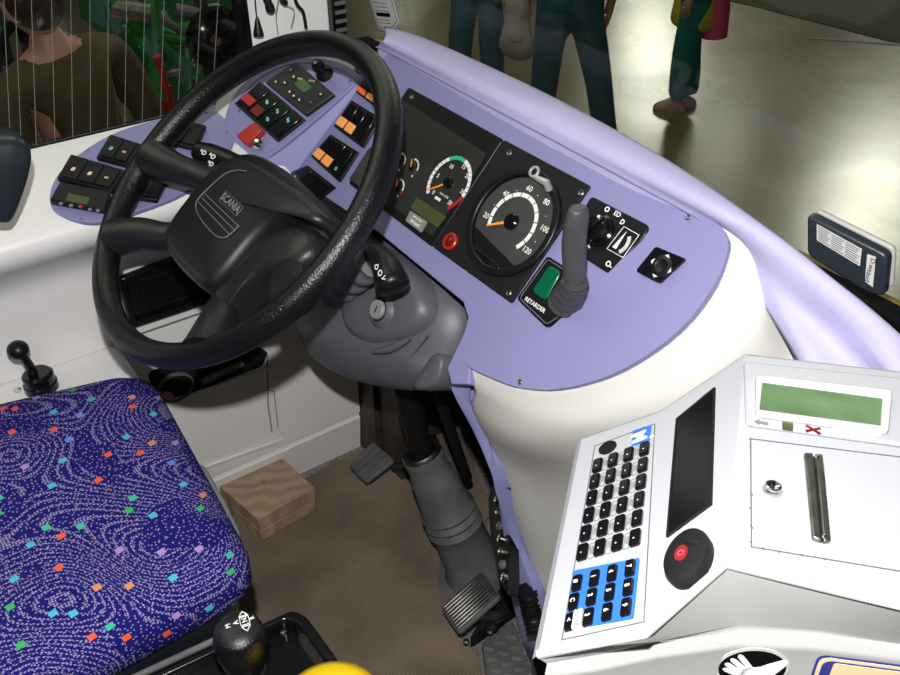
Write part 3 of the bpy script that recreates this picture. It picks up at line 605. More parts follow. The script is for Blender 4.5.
# raised centre pad
cp = smooth_pts([(-.078, -.09), (-.083, -.03), (-.078, .012), (-.055, .033), (0, .043), (.06, .047), (.12, .050), (.158, .046), (.160, .032), (.128, .026), (.100, .006), (.088, -.03), (.087, -.09), (.07, -.118), (0, -.124), (-.06, -.116)], 5)
mb = MB(); mb.dome(WP, cp, [(1.02, -.045), (1.015, -.022), (1.0, -.008), (.95, .000), (.86, .004), (.45, .008), (.05, .008)], (.005, -.02)); cpd = obj('horn_pad', mb, M['hub'], wh, angle=70)
gp = smooth_pts([(-.060, -.022), (-.052, .018), (-.02, .027), (.05, .022)], 4, False); mb = MB()
gl = smooth_pts([WP.L(*p, .008) for p in ((239, 225), (232, 232), (224, 237.5), (215, 235), (203, 222), (196, 209), (197, 200), (208, 188), (224, 174), (236, 170), (246, 171))], 4, False)
mb.tube([WP.W(a, b, .0075) for a, b in gl], .0008, 6)
for a, b in (((205, 194), (239, 226.5)), ((202, 198), (234.5, 230)), ((198.5, 202), (229, 234))): mb.tube([WP.W(*WP.L(*a, .008), .008), WP.W(*WP.L(*b, .008), .008)], .0006, 6)
obj('pad_groove', mb, M['groovel'], cpd)
mb = MB(); uc, vc = WP.L(230.5, 203, .009); line_mb(mb, WP, rrect(uc-.026, vc-.0075, uc+.026, vc+.0075, .002), .0005, .007, .0086, True); obj('badge_frame', mb, M['groovel'], cpd)
txt('badge_lettering', [('SCANIA', uc, vc, .0142, 0, .0090, .02)], WP, M['greyplastic'], cpd)
# right arm seam (second shell piece on the right)
arm = smooth_pts([(.090, -.118), (.091, -.05), (.102, -.008), (.128, .018), (.165, .026), (.188, .004), (.178, -.03), (.150, -.050), (.135, -.08), (.128, -.125)], 4)
mb = MB(); mb.dome(WP, arm, [(1, -.045), (1, -.022), (.94, -.010), (.82, -.004), (.5, -.001), (.05, -.001)]); obj('right_cover', mb, M['hub'], wh, angle=70)
# ------------------------------------------------------------------ column cowl
CP = Pl((-.97, .565, .56), (0.03, -.86, .50), (1, 0, 0))
cw = thing('column_cowl', 'dark grey moulded cowl around the steering column with ignition lock', 'steering column cowl', (-.97, .58, .42))
op = [(318, 262), (345, 246), (378, 232), (420, 256), (455, 280), (468, 305), (467, 335), (455, 368), (449, 388), (420, 390), (395, 389), (360, 382), (330, 370), (308, 350), (298, 322), (300, 290)]
cq = smooth_pts(CP.Q(op), 4); cc0 = CP.L(384, 318)
mb = MB(); mb.dome(CP, cq, [(.93, -.05), (1.0, -.02), (1.0, 0), (.97, .010), (.90, .022), (.78, .034), (.6, .044), (.35, .050), (.05, .052)], cc0); obj('shell', mb, M['cowl'], cw, angle=75)
rb = smooth_pts(CP.Q([(352, 262), (372, 248), (395, 258), (420, 285), (425, 315), (405, 338), (370, 345), (345, 330), (340, 295)], .05), 4)
mb = MB(); mb.dome(CP, rb, [(1.05, .025), (1.0, .040), (.93, .052), (.8, .058), (.4, .060), (.05, .060)]); obj('raised_collar', mb, M['cowl'], cw, angle=75)
g = CP.Q([(447, 355), (418, 360), (388, 380)], .03); mb = MB(); mb.tube(smooth_pts([CP.W(*CP.L(x, y, h), h) for x, y, h in ((428, 335, .047), (418, 348, .044), (406, 362, .037), (396, 374, .026), (389, 384, .010))], 3, False), .0012, 6); obj('seam', mb, M['groove'], cw)
sb = smooth_pts(CP.Q([(432, 355), (444, 358), (436, 385), (412, 388)], .03), 3); mb = MB(); mb.dome(CP, sb, [(1, .005), (.95, .030), (.8, .033), (.1, .033)]); obj('lower_rib', mb, M['cowl'], cw, angle=70)
mb = MB(); pth = smooth_pts([CP.W(*CP.L(*p, .052), .052) for p in ((372, 352), (392, 348), (410, 338))], 4, False); mb.tube(pth, [.002, .004, .005, .006, .006, .006, .005, .004, .002], 10); obj('moulded_ridge', mb, M['cowl'], cw, angle=70)
ic = CP.L(381, 310, .06); mb = MB(); mb.lathe(CP.W(*ic, .056), CP.n, [(.028, -.01), (.027, .002), (.020, .009), (.0175, .010), (.0165, .005)], 32); ig = obj('ignition_surround', mb, M['cowl'], cw)
mb = MB(); mb.lathe(CP.W(*ic, .060), CP.n, [(.0185, 0), (.0185, .004), (.014, .005)], 28); obj('ignition_gap', mb, M['gloss'], ig)
mb = MB(); mb.lathe(CP.W(*ic, .062), CP.n, [(.0140, 0), (.0140, .006), (.0128, .0080), (.002, .0076)], 28); obj('ignition_lock', mb, M['silverring'], ig)
mb = MB(); mb.prism(CP, rrect(ic[0]-.0012, ic[1]-.005, ic[0]+.0012, ic[1]+.005, .0005), .0690, .0699); obj('key_slot', mb, M['gloss'], ig)
screw(CP, 314, 338, .005, .022, cw, 'cowl')
# control stalk on the right of the column
st = thing('control_stalk', 'black control stalk with white symbols and ribbed grey boot, right of the wheel hub', 'control stalk', CP.W(*CP.L(365, 275, .07), .07), 'column stalks')
P_ = lambda x, y, h: CP.W(*CP.L(x, y, h), h)
pa = [P_(336, 288, .055).lerp(P_(374, 262, .115), i/23) for i in range(24)]
mb = MB(); mb.tube(pa, [(.029-.009*i/23)*(1.10, 1.08, .98, .90, .98, 1.06)[i % 6] for i in range(24)], 22); obj('ribbed_boot', mb, M['boot'], st, angle=60)
pa = smooth_pts([P_(366, 262, .10), P_(376, 256, .112), P_(386, 266, .12), P_(391, 280, .125), P_(394, 291, .125)], 4, False); n = len(pa)
mb = MB(); mb.tube(pa, [(.014+.0095*min(1, i/(n*.8)))*(1 if i < n-3 else (.96, .82, .5)[i-n+3]) for i in range(n)], 20); obj('handle', mb, M['black'], st, bevel=.004, seg=3, angle=60)
n0 = (P_(384, 272, .12)); SPt = Pl(P_(386, 275, .143), CP.n, (1, 0, 0))
txt('symbols', [('D', *SPt.L(381, 268), .010, -.9, .008, .04), ('O', *SPt.L(384.5, 274), .011, -.9, .008, .04), ('V', *SPt.L(388, 279), .010, -.9, .008, .04)], SPt, M['ink'], st)
# left stalk head peeping over the hub
st = thing('control_stalk', 'black control stalk with white symbols at the left of the wheel hub', 'control stalk', WP.W(-.12, .0, -.10), 'column stalks')
SL = Pl(WP.W(-.10, .06, -.06), (.25, -.5, .83), (1, .2, 0))
P_ = lambda x, y, h=0: SL.W(*SL.L(x, y, h), h)
pa = [P_(197, 151), P_(210, 155), P_(225, 160), P_(250, 170)]; mb = MB(); mb.tube(pa, [.014, .017, .016, .013], 16); obj('handle', mb, M['black'], st, bevel=.003, angle=60)
txt('symbols', [('=D', *SL.L(203, 152, .018), .010, -.2, .018, .03), ('=D', *SL.L(212, 156, .018), .010, -.2, .018, .03), ('=D', *SL.L(210, 163, .017), .009, -.2, .016, .03)], SL, M['ink'], st)
# shaft, boot and floor flange
cs_ = thing('steering_column', 'black steering shaft rising from a ribbed rubber floor boot', 'steering column', (-.92, .72, FZ))
top = V((-.975, .60, .42)); mid = hit(421, 452, (0, .655, 0), V((0, 1, 0))); base = hz(480, 578, FZ)
mb = MB(); mb.tube([top, mid-(mid-top)*-.1], [.024, .020], 20); obj('shaft', mb, M['matte'], cs_)
mb = MB(); mb.tube([top+V((.03, .04, -.02)), mid+V((.02, .09, -.10))], [.010, .010], 10); obj('side_rod', mb, M['matte'], cs_)
ax = base-mid; L_ = ax.length; prof = [(.0, .036), (.03, .039), (.06, .037), (.14, .037), (.16, .041), (.30, .045), (.40, .048), (.44, .054), (.47, .046), (.50, .054), (.53, .046), (.56, .055), (.60, .049), (.86, .055), (.90, .062), (.97, .064), (1.0, .066)]
mb = MB(); mb.lathe(mid, ax, [(r, a*L_) for a, r in prof], 28); obj('rubber_boot', mb, M['rubber'], cs_, angle=60)
mb = MB(); mb.lathe(mid, ax, [(.0355, -.004), (.0375, 0), (.0375, .006), (.034, .008), (.030, .004), (.030, -.004)], 28); obj('clamp_ring', mb, M['steel'], cs_)
mb = MB(); mb.lathe(base, (0, 0, 1), [(.085, 0), (.085, .006), (.07, .010), (.05, .012)], 28); obj('flange', mb, M['rubber'], cs_)
# ================================================================== CAB SHELL
GX = -1.405
XY = Pl((0, 0, 0), (0, 0, 1), (1, 0, 0))
mb = MB(); mb.box((-1.42, -.9, FZ-.04), (.6, 1.0, FZ)); struct('floor', mb, M['concrete_step'])
prof = [(-1.409, .7535), (-1.40, .752), (-1.375, .744), (-1.255, .706), (-1.238, .696), (-1.232, .682), (-1.238, .66), (-1.27, .635), (-1.32, .60), (-1.348, .57), (-1.358, .55), (-1.36, .53), (-1.36, .40), (-1.36, .012), (-1.366, .008), (-1.366, -.002), (-1.362, -.006), (-1.372, FZ)]
ys = [-.9, -.3, 0, .2, .4, .6, .72]
mb = MB(); mb.grid([[V((x, y, z)) for x, z in prof] for y in ys])
G = mb.grid([[V((x, .72, z)) for x, z in prof], [V((-1.46, .72, z)) for x, z in prof]])
struct('wall_left', mb, M['wallw'], angle=50)
WL = Pl((-1.36, .4, .3), (1, 0, 0), (0, 1, 0))
mb = MB()
line_mb(mb, WL, [WL.L(267, 352), WL.L(268, 405), WL.L(272, 432)], .0025, 0, .0006)
line_mb(mb, WL, [WL.L(268, 390), WL.L(274, 391), WL.L(278, 428)], .0018, 0, .0006)
line_mb(mb, WL, [WL.L(137, 335), WL.L(204, 312), WL.L(262, 292)], .004, 0, .0006)
struct('trim_1', mb, M['groovel'])
mb = MB(); line_mb(mb, WL, [WL.L(206, 466), WL.L(280, 440)], .008, 0, .005); line_mb(mb, WL, [WL.L(153, 404), WL.L(185, 396), WL.L(268, 368)], .007, 0, .005); struct('trim_2', mb, M['wallw'], bevel=.002)
# pocket under the wheel; flat black patch paints its shade and the rim shadow
po = thing('wall_pocket', 'dark recessed pocket with ring holder in the white side panel below the wheel', 'pocket', WL.W(*WL.L(220, 380)))
mb = MB(); mb.prism(WL, rnd_poly([WL.L(*p) for p in ((148, 372), (153, 402), (186, 395), (262, 366), (268, 352), (255, 345), (200, 352))], .01), 0, .0012); obj('pocket_shade', mb, M['matte'], po)
c = WL.L(174, 386); mb = MB(); mb.ring(WL, circ(c[0], c[1], .036, 32, .030), circ(c[0], c[1], .033, 32, .027), .001, .010); obj('ring_holder', mb, M['rubber'], po)
mb = MB(); mb.prism(WL, rnd_poly([WL.L(*p) for p in ((154, 391), (155, 401), (176, 397), (170, 391))], .004), .0012, .003); obj('wooden_piece', mb, M['wood'], po)
mb = MB(); mb.tube([WL.W(*WL.L(200, 380), .008), WL.W(*WL.L(225, 366), .015), WL.W(*WL.L(240, 362), .008)], .006, 10); obj('clip', mb, M['rubber'], po)
# storage tray
q = [WL.L(*p) for p in ((116, 276), (250, 226), (268, 280), (128, 326))]
tr = thing('storage_tray', 'rectangular black storage tray set in the white side wall behind the wheel', 'tray', WL.W(*cen(q)))
mb = MB(); mb.ring(WL, rnd_poly(q, .010), rnd_poly([bil(q, .05, .12), bil(q, .97, .12), bil(q, .97, .88), bil(q, .05, .88)], .010), 0, .014); obj('rim', mb, M['gloss'], tr, bevel=.003)
mb = MB(); mb.prism(WL, rnd_poly(inset(q, .06), .006), 0, .003); obj('tray_bottom', mb, M['gloss'], tr)
q2 = [bil(q, .14, .22), bil(q, .93, .22), bil(q, .93, .78), bil(q, .14, .78)]; mb = MB(); line_mb(mb, WL, rnd_poly(q2, .008, 3), .003, .003, .007, True); obj('inner_rib', mb, M['black'], tr)
# side window
zb, yt = .752, hx(240, 50, GX).y
mb = MB(); mb.f([V((GX, -.9, zb)), V((GX, yt, zb)), V((GX, yt, 1.9)), V((GX, -.9, 1.9))]); w1 = struct('window_1', mb, M['glass'])
mb = MB()
for (px, py) in ((-32, 0), (-2, 0), (10, 0), (27, 0), (48, 0), (68, 0), (88, 0), (107, 0), (126, 0), (145, 0), (165, 0), (184, 0), (203, 0), (221, 0)):
    p = hx(px, py, GX+.001); b = p + V((0, -.012, 0)); zt = 1.9
    mb.tube([V((GX+.001, b.y-.03, zb)), V((GX+.001, p.y+.22, zt))], .00045, 5)
o = obj('heating_wires', mb, M['greyplastic'], w1)
mb = MB(); mb.box((GX-.012, yt, zb-.02), (GX+.006, yt+.022, 1.9)); mb.box((GX-.012, -.9, zb-.006), (GX+.004, yt, zb+.003)); struct('trim_3', mb, M['gloss'], bevel=.003)
ye = hx(322, 0, GX).y
mb = MB(); mb.box((-1.418, yt+.02, .60), (GX+.004, ye+.01, 1.9)); mb.box((-1.418, yt+.02, .60), (GX+.004+.03, ye+.01, .76)); struct('wall_front', mb, M['wallw'], bevel=.004)
mb = MB(); mb.box((-1.44, ye+.008, .62), (-1.385, ye+.035, 1.9)); struct('trim_4', mb, M['gloss'], bevel=.004)
mb = MB()
for i in range(40): mb.box((-1.386, ye+.012, .70+i*.015), (-1.382, ye+.032, .706+i*.015))
struct('trim_5', mb, M['rubber'])
# windscreen
gy = lambda z: .815-.10*(z-.85)
mb = MB(); mb.f([V((-1.40, gy(.80), .80)), V((1.0, gy(.80), .80)), V((1.0, gy(1.9), 1.9)), V((-1.40, gy(1.9), 1.9))]); struct('window_2', mb, M['glass'])
mb = MB(); mb.box((-1.42, .80, .775), (1.0, .826, .806)); struct('trim_6', mb, M['gloss'], bevel=.004)
mb = MB(); mb.grid([[V((x, .83, .79)), V((x, .87, .782)), V((x, .93, .70)), V((x, 1.0, .45)), V((x, 1.01, -.3)), V((x, .98, -.6))] for x in (-1.45, -.6, 0, 1.0)])
struct('trim_7', mb, mat('bus_yellow_paint', (.62, .45, .12), .3), angle=60)
mb = MB(); mb.box((-1.46, .955, FZ), (.6, .985, .60)); struct('wall_front_lower', mb, M['vdark'])
mb = MB(); mb.box((-1.372, .735, FZ), (-1.22, .76, .40)); mb.box((-1.40, .722, FZ), (-1.30, .95, .62)); mb.lathe((-1.30, .735, .06), (0, -1, 0), [(.006, 0), (.006, .004), (.003, .005)], 10); struct('trim_8', mb, mat('rusty_dark_metal', (.05, .038, .03), .6, var=.5, vscale=15), bevel=.003)
# floor mat
mq = [XY.W(*XY.L(0, 0))]*0
pts = [hz(*p, FZ) for p in ((262, 505), (303, 481), (350, 456), (378, 444), (400, 441), (440, 436), (470, 452), (478, 480), (493, 512), (472, 545), (470, 575), (455, 620), (478, 655), (486, 700), (470, 770), (300, 800), (100, 720), (170, 560))]
mb = MB(); mb.prism(XY, [(p.x, p.y) for p in pts], FZ, FZ+.006); tag(obj('floor_mat', mb, M['mat'], bevel=.002), 'worn brown ribbed carpet mat covering the cab floor', 'mat')
# wooden block
tz = -.025
wq = [hz(*p, tz) for p in ((211, 479), (270, 447), (315, 487), (258, 519))]
wb = thing('wooden_block', 'block of two nailed weathered planks standing on the cab floor', 'wooden block', (*cen([(p.x, p.y) for p in wq]), FZ+.006))
c0 = wq[0]; ex = (wq[1]-wq[0]); ey = (wq[3]-wq[0]); wu = ex.normalized()
WB = Pl(c0, (0, 0, 1), ex); Q2 = [((p-c0).dot(WB.u), (p-c0).dot(WB.v)) for p in wq]
mb = MB(); mb.prism(WB, Q2, -.036, 0); obj('upper_plank', mb, M['wood'], wb, bevel=.003)
mb = MB(); mb.prism(WB, [lerp2(p, cen(Q2), .02) for p in Q2], FZ+.006-tz, -.037); obj('lower_plank', mb, M['wood'], wb, bevel=.003)
s2 = [bil(Q2, .0, .80), bil(Q2, 1.0, .80), bil(Q2, 1.0, .84), bil(Q2, 0, .84)]
for s, t in ((.12, .12), (.5, .5)):
    u, v = bil(Q2, s, t); mb = MB(); mb.lathe(WB.W(u, v, 0), (0, 0, 1), [(.004, 0), (.004, .001), (.002, .0015)], 10); obj('nail', mb, M['steel'], wb)
# pedals
def pedal(name, label, quad, o, n, ribs, m):
    pl = Pl(o, n, (1, 0, 0)); q = pl.Q(quad); t = thing(name, label, 'pedal', (*pl.W(*cen(q))[:2], FZ+.006))
    mb = MB(); mb.prism(pl, rnd_poly(q, .010), -.012, 0); obj('pedal_pad', mb, M[m], t, bevel=.004)
    for i in range(ribs):
        s = .06+.88*(i+.5)/ribs; a, b = bil(q, .05, s), bil(q, .95, s)
        mb = MB(); line_mb(mb, pl, [a, b], .0055 if ribs > 5 else .010, 0, .004); obj('grip_rib', mb, M['steel' if ribs > 5 else m], t, bevel=.0015)
    return t, pl, q
t, pl, q = pedal('brake_pedal', 'small ribbed brake pedal by the white side panel', [(365.5, 483), (395, 460), (372, 441), (348, 465)], hz(371, 462, -.02), (.1, -.35, .93), 4, 'rubber')
t_, q_ = t, [q[0], q[1], q[2], q[3]]
mb = MB(); mb.tube([hz(392, 466, -.035), hz(410, 466, -.03), hz(428, 455, .05), hz(432, 430, .15)], [.009, .010, .010, .010], 10); obj('pedal_arm', mb, M['matte'], t)
t, pl, q = pedal('accelerator_pedal', 'large ribbed metal accelerator pedal at the foot of the steering column', [(458, 634), (501, 596), (482, 570), (440, 607)], hz(470, 602, .0), (-.12, -.30, .93), 9, 'rubber')
mb = MB(); bq = [hz(*p, -.07) for p in ((470, 640), (520, 605), (512, 585), (500, 590))]
mb.prism(XY, [(p.x, p.y) for p in bq], FZ, -.06); mb.lathe(hz(492, 628, -.06), (0, 0, 1), [(.012, 0), (.012, .01), (.006, .014)], 16); obj('pedal_base', mb, M['matte'], t, bevel=.003)
mb = MB(); mb.tube([hz(470, 612, -.06), hz(498, 618, -.045), hz(508, 612, -.05)], [.008, .010, .008], 10); obj('pivot', mb, M['steel'], t)
for x, y in ((497, 605), (466, 642), (490, 632)): mb = MB(); mb.lathe(hz(x, y, -.058), (0, 0, 1), [(.006, 0), (.006, .004), (.003, .005)], 6); obj('bolt', mb, M['steel'], t, smooth=False)
mb = MB(); tq = [hz(*p, FZ+.016) for p in ((482, 642), (504, 625), (513, 622), (528, 660), (545, 700), (490, 710))]
tp = thing('tread_plate', 'grey metal tread plate with raised bars beside the accelerator pedal', 'tread plate', (*cen([(p.x, p.y) for p in tq]), FZ))
mb.prism(XY, [(p.x, p.y) for p in tq], FZ, FZ+.016); obj('plate', mb, M['rubber'], tp, bevel=.002)
mb = MB()
for i in range(5):
    for j in range(4):
        p = hz(489+i*3+j*11, 650+i*11-j*6, FZ+.016)
        b = Pl(p, (0, 0, 1), (.6, .8, 0) if (i+j) % 2 else (.75, .65, 0)); mb.prism(b, rrect(-.009, -.0032, .009, .0032, .002), 0, .003)
obj('tread_bars', mb, M['tread'], tp)
# connector plate beside the dash
bo = CAM.lerp(hz(503, 540, .20), .965); BX = Pl(bo, (-.50, -.80, .35), (.8, -.5, 0)); q = BX.Q([(496, 484), (503, 489), (512, 514), (512, 560), (512, 598), (502, 578), (493, 530), (491, 500)])
cb = thing('connector_plate', 'narrow black plate of sockets on the side of the dashboard above the pedals', 'socket plate', bo)
mb = MB(); mb.prism(BX, rnd_poly(q, .008), -.012, .006); obj('plate', mb, M['black'], cb, bevel=.002)
for i, (x, y) in enumerate(((499, 500), (500, 513), (501, 526), (502, 539), (503, 552), (504, 565), (506, 578))):
    u, v = BX.L(x, y, .006); mb = MB(); mb.lathe(BX.W(u, v, .006), BX.n, [(.007, 0), (.007, .006), (.004, .007), (.003, .003)], 12); obj('socket', mb, M[('chrome', 'steel', 'rubber')[i % 3]], cb)
ho = hz(525, 590, .12)+V((-.01, -.012, 0)); mb = MB(); pa = smooth_pts([CAM.lerp(hz(*p), .965) for p in ((527, 590, .15), (530, 604, .12), (533, 617, .09), (536, 632, .07))], 6, False); mb.tube(pa, [.014*(1 if i % 2 else 1.2) for i in range(len(pa))], 12); tag(obj('corrugated_hose', mb, M['black']), 'short black corrugated hose against the lilac side panel', 'hose')
# ------------------------------------------------------------------ seat
SB = V((-.96, 0, FZ)); se = thing('driver_seat', 'driver seat cushion in blue patterned moquette with coloured diamonds', 'seat', SB)
sq_ = [(-1.205, .268), (-.742, .236), (-.715, -.32), (-1.34, -.32)]
def rp(q, r): return rnd_poly(q, r, 6)
mb = MB(); c = cen(sq_); rows = []
base_o = rp(sq_, .055)
n = len(base_o)
def ins(d, z, dome=0): return [V((c[0]+(u-c[0])*(1-d/.27), c[1]+(v-c[1])*(1-d/.27), z)) for u, v in base_o]
G = mb.grid([ins(.012, .375), ins(0, .395), ins(0, .42), ins(.006, .436), ins(.018, .448), ins(.04, .455), ins(.08, .459), ins(.14, .458), ins(.20, .455), ins(.255, .453)], closed_u=True); mb.cap(G[-1])
obj('cushion', mb, M['seat'], se, angle=80)
mb = MB(); G = mb.grid([[V((p.x, p.y, z)) for p in ins(d, 0)] for d, z in ((.045, .28), (.022, .30), (.016, .385))], closed_u=True); obj('cushion_base', mb, M['slate'], se, angle=60)
mb = MB(); mb.box((-1.16, -.30, FZ), (-.78, .14, .29)); obj('pedestal', mb, M['matte'], se, bevel=.02)
mb = MB(); gq = [hz(*p, .33) for p in ((190, 464), (204, 464), (225, 500), (241, 534), (232, 548), (205, 500))]; mb.prism(XY, rnd_poly([(p.x, p.y) for p in gq], .01), .30, .33); obj('adjuster_lever', mb, M['greyplastic'], se, bevel=.004)
# armrest
aq = [hx(*p, -1.16) for p in ((-60, 130), (-10, 139), (18, 140), (31, 148), (34, 160), (27, 190), (14, 222), (0, 226), (-40, 222), (-60, 215))]
AR = Pl(aq[0], (1, 0, 0), (0, 1, 0)); a2 = smooth_pts([((p-aq[0]).dot(AR.u), (p-aq[0]).dot(AR.v)) for p in aq], 4)
mb = MB(); mb.dome(AR, a2, [(.7, -.075), (.93, -.065), (1, -.045), (1, -.015), (.94, -.003), (.8, .002), (.1, .002)]); ar = obj('armrest', mb, M['slate'], angle=70); tag(ar, 'black padded armrest end by the side window, cut by the frame edge', 'armrest')
# small hand valve on the ledge
LZ = hx(30, 392, -1.30).z
mb = MB(); mb.box((-1.362, -.9, LZ-.05), (-1.24, .26, LZ)); struct('trim_9', mb, M['wallw'], bevel=.02, seg=4)
hv = thing('hand_valve_lever', 'black ball-topped lever on a round base beside the seat cushion', 'lever', hz(42, 388, LZ))
bc = hz(42, 388, LZ); mb = MB(); mb.lathe(bc, (0, 0, 1), [(.026, 0), (.026, .012), (.024, .014), (.024, .028), (.020, .032)], 28); obj('base', mb, M['gloss'], hv)
tp_ = hit(18, 350, bc+V((0, -.03, .08)), V((1, -.2, 0)).normalized()); mb = MB(); mb.tube([bc+V((-.005, -.005, .028)), bc.lerp(tp_, .5)+V((0, 0, .012)), tp_], [.008, .007, .006], 12); obj('stem', mb, M['black'], hv)
mb = MB(); mb.blob(tp_, (.0165, .0165, .015)); obj('knob', mb, M['black'], hv)
p = hz(18, 391, LZ); mb = MB(); mb.lathe(p, (0, 0, 1), [(.006, 0), (.006, .003), (.003, .004)], 12); obj('fixing_screw', mb, M['chrome'], hv)
# ------------------------------------------------------------------ gear console
CZ = .46
g0 = [hz(*p, CZ) for p in ((150, 676), (292, 609), (306, 615), (350, 676), (390, 740), (120, 760), (100, 700))]
gq = [(p.x, p.y) for p in g0]
gc = thing('gear_console', 'glossy black gear console tray between the seat and the aisle', 'console', (*cen(gq), FZ))
mb = MB(); o_ = rnd_poly(gq, .012); c = cen(gq); i_ = [lerp2(p, c, .14) for p in o_]
mb.ring(XY, o_, i_, CZ-.05, CZ); obj('rim', mb, M['gloss'], gc, bevel=.004)
mb = MB(); mb.prism(XY, [lerp2(p, c, .05) for p in o_], CZ-.05, CZ-.022); obj('tray_bottom', mb, M['gloss'], gc)
mb = MB(); mb.prism(XY, [lerp2(p, c, .12) for p in o_], FZ, CZ-.05); obj('console_stand', mb, M['matte'], gc)
mb = MB(); p0, p1 = hz(120, 684, CZ-.03), hz(228, 634, CZ-.03); mb.tube([p0, p1], .004, 10); obj('side_rail', mb, M['rubber'], gc)
mb = MB(); mb.lathe(hz(283, 631, CZ-.022), (0, 0, 1), [(.005, 0), (.005, .002), (.002, .003)], 12); obj('screw', mb, M['steel'], gc)
kc = hz(240, 641, CZ+.075); gl_ = thing('gear_selector', 'round black leather gear knob with white letters standing in the console tray', 'gear lever', (kc.x, kc.y, CZ-.022))
mb = MB(); mb.lathe((kc.x, kc.y, CZ-.022), (0, 0, 1), [(.026, 0), (.024, .02), (.020, .035), (.021, .05)], 24); obj('shaft', mb, M['matte'], gl_)
mb = MB(); mb.lathe((kc.x, kc.y, kc.z), (0, 0, 1), [(.016, -.044), (.020, -.040), (.0235, -.026), (.0265, -.010), (.027, .004), (.0245, .015), (.0215, .020)], 36); kb = obj('knob', mb, M['leather'], gl_, angle=60)
mb = MB(); mb.lathe((kc.x, kc.y, kc.z+.020), (0, 0, 1), [(.0215, 0), (.018, .003), (.010, .005), (.0005, .0058)], 36); obj('cap', mb, M['hub'], kb)
KT = Pl((kc.x, kc.y, kc.z+.0262), (0, 0, 1), (1, 0, 0)); ka = V(KT.L(252, 618))-V(KT.L(228, 626)); KA = atan2(ka.y, ka.x)+radians(95); kn = V(KT.L(244.5, 620.5)); kd = ka.normalized(); ke = V((-kd.y, kd.x))
txt('lettering', [('N', *KT.L(244.5, 620.5), .0075, KA, .0007, .02), ('A', *KT.L(236, 623), .0075, KA, .0006, .02), ('M', *KT.L(228, 626), .0068, KA, .0, .02), ('R', *KT.L(252, 618), .0068, KA, .0003, .02)], KT, M['ink'], kb)
mb = MB(); line_mb(mb, KT, [tuple(kn+kd*a+ke*b) for a, b in ((-.0045, -.005), (.0045, -.005), (.0045, .005), (-.0045, .005))], .0007, -.0006, .0003, True)
for s in (1, -1): line_mb(mb, KT, [tuple(kn+kd*a+ke*b*s) for a, b in ((-.0045, .0065), (0, .0125), (.0045, .0065))], .0007, -.002, -.0001, True)
obj('shift_marks', mb, M['ink'], kb)
yc = hz(331, 704, .50); yk = thing('yellow_knob', 'glossy yellow domed knob at the bottom edge beside the gear console', 'knob', (yc.x, yc.y, .45))
mb = MB(); mb.lathe((yc.x, yc.y, .46), (0, 0, 1), [(.050, 0), (.057, .010), (.058, .020), (.053, .034), (.040, .046), (.020, .053), (.0005, .055)], 40); obj('dome', mb, M['yellow'], yk, angle=80)
mb = MB(); mb.lathe((yc.x, yc.y, .40), (0, 0, 1), [(.02, 0), (.02, .06)], 20); obj('stem', mb, M['matte'], yk)
# ------------------------------------------------------------------ cables on the pillar
def cable(label, pts, rad, plug=None, m='black'):
    t = thing('hanging_cable', label, 'cable', V(pts[-1]))
    mb = MB(); mb.tube(smooth_pts(pts, 4, False), rad, 8); obj('cord', mb, M[m], t)
    if plug: mb = MB(); mb.lathe(plug[0], plug[1], plug[2], 14); obj('plug', mb, M['black'], t)
XPc = GX+.030
P3 = lambda x, y: hx(x, y, XPc)
cable('thin black cord with a bell-shaped plug hanging on the white pillar', [P3(254, -40), P3(255, 0), P3(257, 19)], .0012, (P3(257, 17), P3(258.5, 34)-P3(257, 17), [(.002, 0), (.004, .006), (.0075, .022), (.0085, .026), (.0085, .029)]))
cable('thick black cable connector hanging in the middle of the white pillar', [P3(262, -40), P3(265, -10), P3(268, 0)], .004, (P3(266, -4), P3(272, 14)-P3(266, -4), [(.005, 0), (.007, .004), (.006, .012), (.0075, .016), (.0075, .024), (.004, .028)]))
cable('thin grey wire looping down the white pillar', [P3(284, -40), P3(278, 2), P3(276, 16), P3(278, 34)], .0009, None, 'greyplastic')
cable('black cable slanting across the right of the white pillar', [P3(288, -30), P3(296, 2), P3(303, 12), P3(306, 28)], .0030)
cable('thin dark wire with a silver clip at the top of the white pillar', [P3(275, -30), P3(284, 2), P3(294, 10), P3(291, 28)], .0008, (P3(281, 0), P3(287, 4)-P3(281, 0), [(.004, 0), (.005, .004), (.005, .010), (.003, .012)]), 'greyplastic')
# tag behind the windscreen
def gpt(px, py, off=.004):
    n = V((0, -1, -.10)).normalized(); return Pl((0, gy(.85)-off, .85), (0, -1, -.10), (1, 0, 0))
GP = gpt(0, 0, .006); q = GP.Q([(366, -14), (390, -14), (399, 22), (390, 33), (378, 27)])
tg = thing('paper_tag', 'white printed tag with pointed end at the foot of the windscreen', 'tag', GP.W(*q[3])); mb = MB(); mb.prism(GP, q, 0, .001); obj('paper', mb, M['label'], tg)
mb = MB(); line_mb(mb, GP, inset(q, .10), .0012, .001, .0013, True)
for x, y in ((379, 2), (380, 6), (381, 10), (382, 19), (383, 22)): a = GP.L(x-6, y); b = GP.L(x+8, y+1.5); line_mb(mb, GP, [a, b], .0008, .001, .0013)
mb.prism(GP, GP.Q([(376, 12), (390, 13), (391, 17), (378, 16)]), .001, .0013); mb.prism(GP, GP.Q([(384, 26), (392, 27), (389, 31)]), .001, .0013); obj('print', mb, M['gloss'], tg)
